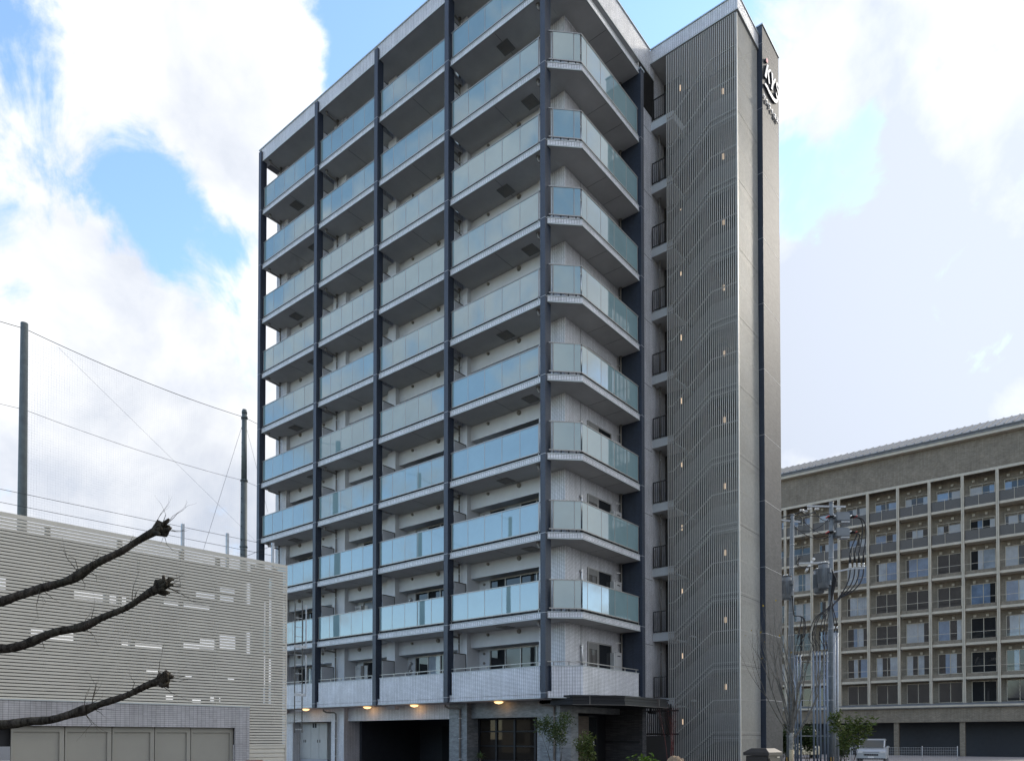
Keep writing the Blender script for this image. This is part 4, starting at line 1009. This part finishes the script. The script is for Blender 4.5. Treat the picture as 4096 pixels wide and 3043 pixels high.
for p in ((4.46,23.1,11.25),(4.66,23.26,11.27),(4.85,23.42,11.28),(5.05,23.58,11.28)):
    c = Vector(W2L(PB, (p,))[0])
    for k in range(3): ins.tube([c+Vector((0,0,.09*k)), c+Vector((0,0,.09*k+.06))], .085-.008*k, 10)
for k in range(4): c = Vector(W2L(PB, ((2.50+.10*k, 21.50+.08*k, 11.05+.20*k),))[0]); ins.tube([c, c+Vector((.08,.06,.14))], .075, 9)
ins.build('insulator', 'porcelain', PB)
ci = MB()
for p in ((4.46,23.1,11.5),(4.66,23.26,11.55),(4.85,23.42,11.55),(5.05,23.58,11.55)):
    c = Vector(W2L(PB, (p,))[0]); ci.tube([c, c+Vector((0,0,.25)), c+Vector((0,0,.60))], [.075,.06,.025], 10)
ci.build('cable_termination', 'rubber', PB)
def bez(a, b, c, d, n=14):
    a, b, c, d = map(Vector, (a, b, c, d)); return [tuple(a*(1-t)**3+b*3*t*(1-t)**2+c*3*t*t*(1-t)+d*t**3) for t in [k/n for k in range(n+1)]]
cab = MB()
for i, (x, y) in enumerate(((4.46,23.1),(4.66,23.26),(4.85,23.42),(5.05,23.58))):
    sx = 4.70; sz = 14.05 if i > 1 else 13.15
    cab.tube(W2L(PB, bez((sx-.02+.04*i, 23.05, sz), (sx+.35+.12*i, 23.2+.1*i, sz+.1), (x+.14, y+.1, 12.9), (x, y, 12.1))), .032, 6)
    cab.tube(W2L(PB, bez((x, y, 11.2), (x-.02, y, 10.4), (x-.3, y-.25, 9.95), (3.95+.03*i, 22.7, 9.55))), .036, 6)
    cab.tube(W2L(PB, bez((3.95+.03*i, 22.7, 9.55), (3.85, 22.6, 9.3), (3.75, 22.3, 9.2), (3.70, 22.25, 8.9))), .04, 6)
for k in range(5): cab.tube(W2L(PB, bez((3.72+.03*k, 22.2, 11.1-.1*k), (3.85+.05*k, 22.3, 10.6), (3.6+.05*k, 22.2, 10.0), (3.70, 22.15, 9.34))), .032, 6)
G2 = [(2.77,21.18,7.31),(2.92,21.30,7.45),(3.02,21.37,7.45),(3.23,21.55,7.45),(3.38,21.67,7.51),(3.5,21.77,7.51)]
CB = [(2.93,21.33),(3.08,21.45),(3.22,21.56),(3.40,21.71),(3.53,21.82)]
for k, g in enumerate(G2):
    cab.tube(W2L(PB, bez((3.68,22.13,9.34), (3.62,22.05,8.5), (g[0]+.1, g[1]+.1, 8.9), g)), .026, 6)
    for c in (CB[max(0, k-1)], CB[min(4, k)]): cab.tube(W2L(PB, bez(g, (g[0]-.08,g[1]-.06,7.0), (c[0]+.06,c[1]+.05,6.9), (c[0],c[1],6.45))), .020, 5)
for g in G2: q = W2L(PB, (g,))[0]; cab.tube([(q[0],q[1],q[2]+.12),(q[0],q[1],q[2]-.12)], .05, 7)
cab.build('cable', 'wire', PB)
caA = MB(); CA = [(2.12,20.68),(2.22,20.76),(2.36,20.87)]
for k, g in enumerate(((2.30,20.80,7.30),(2.48,20.95,7.28),(2.56,21.02,7.35))):
    caA.tube(W2L(PA, bez((1.98,20.72,9.6), (2.05,20.78,8.9), (1.98,20.75,8.55), (2.10,20.82,8.45))+bez((2.10,20.82,8.45), (2.6,21.1,8.5), (g[0]+.1,g[1]+.05,8.2), g)[1:]), .030, 6)
    c = CA[k]; caA.tube(W2L(PA, bez(g, (g[0]-.1,g[1]-.06,6.9), (c[0]+.05,c[1]+.05,6.8), (c[0],c[1],6.3))), .022, 5)
    q = W2L(PA, (g,))[0]; caA.tube([(q[0]+.04,q[1]+.03,q[2]+.16),(q[0]-.05,q[1]-.04,q[2]-.12)], .05, 7)
caA.build('cable', 'wire', PA)
# conduits
cdm = MB().tube([(0,0,0),(0,0,6.45)], .052, 12).tube([(0,0,6.45),(0,0,6.53)], [.056,.03], 12, 1).mesh('conduit', ['galv_blue', 'rubber'])
cdn = MB().tube([(0,0,0),(0,0,6.25)], .052, 12).tube([(0,0,6.25),(0,0,6.33)], [.056,.03], 12, 1).mesh('conduit', ['galv_blue', 'rubber'])
cdb = MB().tube([(0,0,0),(0,0,7.49)], .066, 12).tube([(0,0,7.49),(0,0,7.9)], .03, 8, 1).tube([(0,0,7.7),(0,0,7.85)], .04, 8, 2).mesh('conduit', ['galv', 'rubber', 'porcelain'])
for x, y in CB: o = inst('conduit', cdm, PB, tuple(Vector(W2L(PB, ((x,y,0),))[0])))
for x, y in ((3.86,22.06),(3.985,22.16)): inst('conduit', cdb, PB, tuple(Vector(W2L(PB, ((x,y,0),))[0])))
for x, y in CA: inst('conduit', cdn, PA, tuple(Vector(W2L(PA, ((x,y,0),))[0])))
br = MB()
for zz in (1.7, 3.7, 5.9): br.bar(W2L(PB, ((2.10,20.70,zz),))[0], W2L(PB, ((3.62,21.93,zz),))[0], .04, .03)
br.build('conduit_bracket', 'galv', PB)
cb2 = MB()
for k in range(2): cb2.tube(W2L(PB, bez((3.72,22.2,9.3), (3.75,22.1,8.8), (3.80+.12*k,22.05+.1*k,8.5), (3.86+.12*k,22.06+.1*k,7.9))), .028, 6)
cb2.build('cable', 'wire', PB)
pl = Vector(W2L(PB, ((3.38, 22.36, 2.75),))[0]); fw_ = Vector((.629,-.777,0)); rt = Vector((.777,.629,0))
m = MB().bar(pl+Vector((0,0,-.14)), pl+Vector((0,0,.14)), .075, .012, 0, up=fw_)
for k in range(4): q = pl+fw_*.009+Vector((0,0,.10-.065*k)); m.bar(q-rt*.02, q+rt*.02, .03, .006, 1, up=(0,0,1)); m.bar(q+Vector((0,0,-.02)), q+Vector((0,0,.02)), .012, .006, 1, up=fw_)
m.build('number_plate', ['sign_white', 'gap_dark'], PB)
# overhead wires between the poles and off to the left
ow = thing('overhead_wire', (2.5, 21.5, 13), 'black overhead wires sagging between the two utility poles', 'wire', world=True)
owm = MB()
for a, b, sag, r in (((1.2,20.4,14.05),(2.6,21.5,14.55),.05,.03), ((1.0,20.3,13.9),(3.0,21.7,14.4),.1,.03), ((1.7,20.8,14.1),(3.66,22.2,13.0),.55,.022), ((2.2,21.2,14.3),(3.7,22.2,13.15),.4,.02), ((2.9,21.75,14.45),(3.62,22.3,13.9),.2,.02), ((1.9,21.0,13.6),(3.62,22.3,14.1),.5,.02), ((.2,19.7,13.5),(2.3,21.3,13.75),.05,.012), ((2.35,21.3,14.35),(3.6,22.3,14.3),.15,.022)):
    a, b = Vector(a), Vector(b); owm.tube([tuple(a.lerp(b, t)-Vector((0,0,sag*4*t*(1-t)))) for t in [k/10 for k in range(11)]], r, 6)
for k in range(4): owm.tube([(2.55+.03*k, 21.45, 14.5), (2.22+.05*k, 21.25+.02*k, 11.75)], .007, 4)
for k in range(5): owm.tube(bez((2.30,21.3,11.8), (1.95,21.05,11.8-.1*k), (2.05,21.1,11.2-.05*k), (2.6+.1*k,21.55,11.3)), .009, 4)
owm.build('wire_strand', 'wire', ow)

# ------------------------------------------------------------------ brown building far behind on the right
F = thing('brown_brick_block', (2, 54, 0), 'seven storey grey brown brick block with balconies behind the poles', 'building', world=True)
YB = 54.0; BX = [-12.2+2.585*k for k in range(12)]
BX = [-9.64+2.59*k for k in range(-2, 10)]
XL, XR = BX[0]-.3, BX[-1]+.3
MB().box(XL, XR, 55.2, 64, 0, 27.9).build('wall', 'brick_far', F)
MB().box(XL, XR, YB+.02, 55.2, 24.95, 27.75).build('upper_wall', 'brick_far', F)
m = MB().box(XL-.4, XR+.4, YB-.55, 56, 27.75, 28.0, 0).box(XL-.4, XR+.4, YB-.6, YB-.5, 28.0, 28.2, 1)
m.build('eave', ['far_pale', 'far_roof'], F)
rfm = MB(); rfm.extrude([(YB-.72, 28.18), (YB-.72, 28.26), (60, 31.2), (60, 28.1)], 'x', XL-.5, XR+.5)
rf = rfm.build('roof', 'far_roof', F)
rib = MB(); rib.extrude([(YB-.74, 28.26), (YB-.74, 28.34), (60, 31.28), (60, 31.2)], 'x', 0, .10); rib_me = rib.mesh('roof_rib', ['far_roof'])
x = XL
while x < XR: inst('roof_rib', rib_me, rf, (x, 0, 0)); x += .62
MB().box(XL, XR, YB-.06, YB+.1, 24.72, 24.95).build('top_beam', 'far_pale', F)
pil_me = MB().box(-.11, -.03, YB-.08, YB+.25, 4.6, 24.72).box(.03, .11, YB-.08, YB+.25, 4.6, 24.72).box(-.03, .03, YB-.04, YB+.25, 4.6, 24.72).mesh('pier', ['far_pale'])
for x in BX: inst('pier', pil_me, F, (x, 0, 0))
ZS = [6.85+3.0*k for k in range(6)]
bay_slab = MB().box(.12, 2.47, YB, 55.2, -.11, .11).mesh('floor_slab', ['far_pale'])
rail_me = MB().box(.14, 2.45, YB+.06, YB+.09, .12, .98, 0).bar((.12, YB+.07, 1.08), (2.47, YB+.07, 1.08), .03, .03, 1).box(1.2, 1.23, YB+.02, YB+.06, .1, 1.1, 1).mesh('balcony_rail', ['far_rail', 'far_pale'])
rail2_me = MB().bar((.12, YB+.07, 1.02), (2.47, YB+.07, 1.02), .03, .03).mesh('guard_bar', ['far_pale'])
sp_me = MB().box(.13, 2.46, YB+.05, YB+.2, .1, .42).mesh('spandrel', ['brick_far'])
vent_me = MB().box(0, .21, 55.06, 55.2, 0, .21).mesh('wall_vent', ['far_vent'])
def far_win(w, h, split=True):
    m = MB().box(0, w, 55.1, 55.2, 0, .05).box(0, w, 55.1, 55.2, h-.05, h)
    for xx in (0, w/2-.025, w-.05): m.box(xx, xx+.05, 55.1, 55.2, .05, h-.05)
    return m.mesh('window', ['far_pale'])
fw_me = far_win(1.9, 2.05); fw2_me = far_win(1.9, 1.85)
def far_pane(kind, frac, side):
    m = MB(); w0, w1 = .05, .925; xm = w0+(w1-w0)*frac
    a, b = (w0, xm), (xm, w1)
    if side: a, b = (w1-(xm-w0), w1), (w0, w1-(xm-w0))
    n = max(2, int((a[1]-a[0])/.09))
    for k in range(n):       # folds of the drawn curtain
        x0 = a[0]+(a[1]-a[0])*k/n; x1 = a[0]+(a[1]-a[0])*(k+1)/n; m.box(x0, x1-.004, 55.135 if k % 2 else 55.142, 55.16, .05, 1.8, 0)
    if b[1]-b[0] > .03: m.box(b[0], b[1], 55.14, 55.16, .05, 1.8, 1)
    return m.mesh('pane', [kind, 'dark_glass'])
PV = [far_pane(k, f_, s_) for k in ('curtain_glass', 'curtain_white', 'blue_glass', 'far_vent') for f_, s_ in ((1, 0), (.55, 0), (.4, 1), (.75, 1))]
PD = MB().box(.05, .925, 55.14, 55.16, .05, 1.8).mesh('pane', ['dark_glass'])
rnd = random.Random(12)
for fi, z in enumerate(ZS):
    for bi, x in enumerate(BX[:-1]):
        s = inst('floor_slab', bay_slab, F, (x, 0, z))
        up3 = fi >= 4
        if up3: inst('balcony_rail', rail_me, s)
        else: inst('guard_bar', rail2_me, s); inst('spandrel', sp_me, s)
        wo = inst('window', fw_me if up3 else fw2_me, F, (x+.42, 0, z+.14 if up3 else z+.5))
        light = rnd.random() < (.85 if fi >= 3 else .6)
        for k in (0, 1):
            p_ = inst('pane', rnd.choice(PV[:12] if rnd.random() < .9 else PV) if light else PD, wo, (k*.925, 0, 0))
        for k in (.6, 1.55): inst('wall_vent', vent_me, F, (x+k, 0, z+2.42))
for x in BX[:-1]:
    inst('floor_slab', bay_slab, F, (x, 0, 3.0+.95)) if False else None
    wo = inst('window', fw2_me, F, (x+.42, 0, 4.75))
    for k in (0, 1): inst('pane', PD, wo, (k*.925, 0, 0))
MB().box(XL, XR, YB-1.6, 55.2, 2.97, 4.28).build('podium_wall', 'brick_far', F)
pr_ = MB().extrude([(YB-1.9, 4.30), (YB-1.9, 4.46), (YB+.6, 4.72), (YB+.6, 4.3)], 'x', XL, XR).box(XL, XR, YB-1.85, YB-1.6, 4.2, 4.3).build('podium_roof', 'far_roof', F)
MB().box(XL, XR, YB-1.97, YB-1.9, 4.28, 4.44).build('podium_gutter', 'far_pale', F)
for x in BX[::2]: MB().box(x-.2, x+.2, YB-1.4, YB-1.0, 0, 2.97).build('podium_column', 'brick_far', F)
MB().box(XL, XR, 55.0, 55.19, 0, 2.97).build('carport_wall', 'dark_wall', F)

# ------------------------------------------------------------------ vehicles and signs in the car park
def vehicle(name, loc, rz, prof_body, prof_cab, width, paint, label, cat, wheels, lights):
    V = thing(name, loc, label, cat, None, rz)
    MB().extrude(prof_body, 'y', -width/2, width/2).build('body', paint, V, bevel=.05)
    MB().extrude(prof_cab, 'y', -width/2+.10, width/2-.10).build('cabin', paint, V, bevel=.05)
    return V
def wheel(V, x, y, s):
    w_ = MB().tube([(x, y-.09*s, .31), (x, y+.09*s, .31)], .31, 20).build('wheel', 'tyre', V)
    MB().tube([(x, y+.07*s, .31), (x, y+.098*s, .31)], .19, 16).build('rim', 'rim', w_)
# silver minivan, nose towards the camera-left
V = vehicle('parked_minivan', (4.15, 29.2, 0), R(-80), [(-1.95,.28),(-1.95,.95),(-1.85,1.02),(1.15,1.0),(1.75,.88),(1.93,.72),(1.95,.28)], [(-1.85,1.0),(-1.78,1.42),(-1.6,1.52),(.25,1.54),(.5,1.47),(1.22,.98)], 1.66, 'car_silver', 'silver minivan parked at the right edge beyond the leafy shrub', 'car', 0, 0)
for x in (-1.25, 1.2):
    for s in (-1, 1): wheel(V, x, .74*s, s)
MB().extrude([(.50,1.40),(.60,1.455),(1.26,1.01),(1.15,.99)], 'y', -.66, .66).build('windshield', 'car_glass', V)
for s in (-1, 1):
    MB().extrude([(-1.7,1.05),(-1.62,1.42),(-.5,1.45),(-.5,1.05)], 'y', *sorted((.735*s, .752*s))).build('side_window', 'car_glass', V)
    MB().extrude([(-.45,1.05),(-.45,1.45),(.22,1.45),(.9,1.05)], 'y', *sorted((.735*s, .752*s))).build('side_window', 'car_glass', V)
    MB().box(1.86, 1.97, *sorted((.46*s, .76*s)), .66, .80).build('headlight', 'porcelain', V, bevel=.02)
    MB().box(.85, 1.0, *sorted((.84*s, .98*s)), .98, 1.10).build('mirror', 'car_silver', V, bevel=.03)
MB().box(1.95, 1.965, -.40, .40, .50, .62).build('grille', 'gap_dark', V); MB().box(1.95, 1.975, -.17, .17, .36, .47).build('license_plate', 'sign_white', V)
MB().box(1.95, 1.97, -.78, .78, .28, .36).build('bumper_slot', 'gap_dark', V)
# cream van under the block
V = vehicle('cream_van', (-2.9, 38.2, 0), R(-62), [(-1.65,.30),(-1.65,1.0),(1.55,1.0),(1.66,.8),(1.66,.30)], [(-1.63,.99),(-1.6,2.02),(-1.4,2.22),(-.6,2.34),(.6,2.30),(1.0,2.1),(1.5,.99)], 1.62, 'cream_paint', 'cream van with rounded roof behind the left row of conduits', 'van', 0, 0)
for x in (-1.1, 1.1):
    for s in (-1, 1): wheel(V, x, .72*s, s)
MB().extrude([(1.02,2.0),(1.08,2.0),(1.5,1.08),(1.44,1.06)], 'y', -.6, .6).build('windshield', 'car_glass', V)
for s in (-1, 1):
    MB().box(-.2, .75, *sorted((.71*s, .728*s)), 1.15, 1.75).build('side_window', 'car_glass', V)
    MB().box(1.62, 1.68, *sorted((.42*s, .70*s)), .70, .86).build('headlight', 'porcelain', V)
    MB().box(-1.67, -1.63, *sorted((.6*s, .74*s)), .70, 1.0).build('tail_light', 'red_mark', V)
# notice board with red lettering
NB_ = thing('notice_board', (1.93, 31.58, 0), 'white notice board with red lettering behind the leafy shrub', 'sign', rz=R(39))
MB().box(-.33, .33, -.015, .015, 1.22, 1.60).build('panel', 'sign_white', NB_)
MB().box(-.33, -.28, .0, .05, 0, 1.22).box(.28, .33, .0, .05, 0, 1.22).build('post', 'galv', NB_)
lt = MB()
for k in range(4):
    x = -.26+k*.14; lt.box(x, x+.10, -.019, -.016, 1.46, 1.48).box(x, x+.10, -.019, -.016, 1.39, 1.405).box(x+.04, x+.058, -.0195, -.016, 1.32, 1.50); lt.box(x, x+.018, -.019, -.016, 1.32, 1.42).box(x+.085, x+.10, -.019, -.016, 1.32, 1.46)
lt.build('red_lettering', 'red_mark', NB_)
# mesh fence along the car park
MF = thing('mesh_fence', (6.5, 26.5, 0), 'low galvanised wire mesh fence before the parked minivan', 'fence', rz=R(36))
m = MB()
for k in range(61): x = -3+k*.1; m.box(x-.003, x+.003, -.003, .003, .05, 1.05)
for k in range(7): z = .1+k*.155; m.box(-3, 3, -.006, -.003, z-.004, z+.004)
tag(m.build('wire_mesh', 'galv', MF), kind='stuff')
for x in (-3, -1, 1, 3): MB().tube([(x, .02, 0), (x, .02, 1.12)], .022, 8).build('post', 'galv', MF)
stk = MB().tube([(0,0,0),(0,0,1.1)], .035, 8).mesh('support_stake', ['bamboo'])
for i, (x, y, lb) in enumerate(((.55, 22.7, 'brown wooden stake beside the tower wall bush'), (2.75, 22.6, 'brown wooden stake among the conduits'))):
    o = inst('support_stake', stk, None, (x, y, 0)); tag(o, lb, 'stake', 'tree stakes')

# ------------------------------------------------------------------ houses across the street, behind the viewer (they show in the glass)
def house(name, x, y, wd, dp, h, mat, label, nfl, nwin):
    H = thing(name, (x, y, 0), label, 'building', 'buildings across the street')
    MB().box(-wd/2, wd/2, -dp, 0, 0, h).build('wall', mat, H)
    MB().box(-wd/2-.3, wd/2+.3, -dp-.3, .3, h, h+.35).build('roof', 'far_roof', H)
    fr = MB().box(-.75, .75, 0, .06, 0, 1.3).mesh('window', ['far_pale']); pn = MB().box(-.68, .68, .061, .075, .07, 1.23).mesh('pane', ['dark_glass'])
    for f in range(nfl):
        for k in range(nwin):
            o = inst('window', fr, H, (-wd/2+wd*(k+.5)/nwin, 0, .95+f*2.9)); inst('pane', pn, o)
house('opposite_house', -16, -36, 11, 9, 6.4, 'paint_wall', 'two storey white house across the street behind the viewer', 2, 3)
house('opposite_house', -2, -37, 9, 9, 8.8, 'far_pale', 'three storey tan house across the street behind the viewer', 3, 3)
house('opposite_house', 13, -38, 13, 10, 11.6, 'brick_far', 'four storey brown block across the street behind the viewer', 4, 4)
house('opposite_house', 30, -34, 12, 9, 8.8, 'paint_pale', 'three storey pale house far right across the street', 3, 3)
house('opposite_house', -31, -37, 10, 9, 6.4, 'far_pale', 'two storey tan house far left across the street', 2, 2)
house('corner_block', 48, -10, 16, 12, 11.6, 'brick_far', 'four storey brown block down the side street', 4, 4)
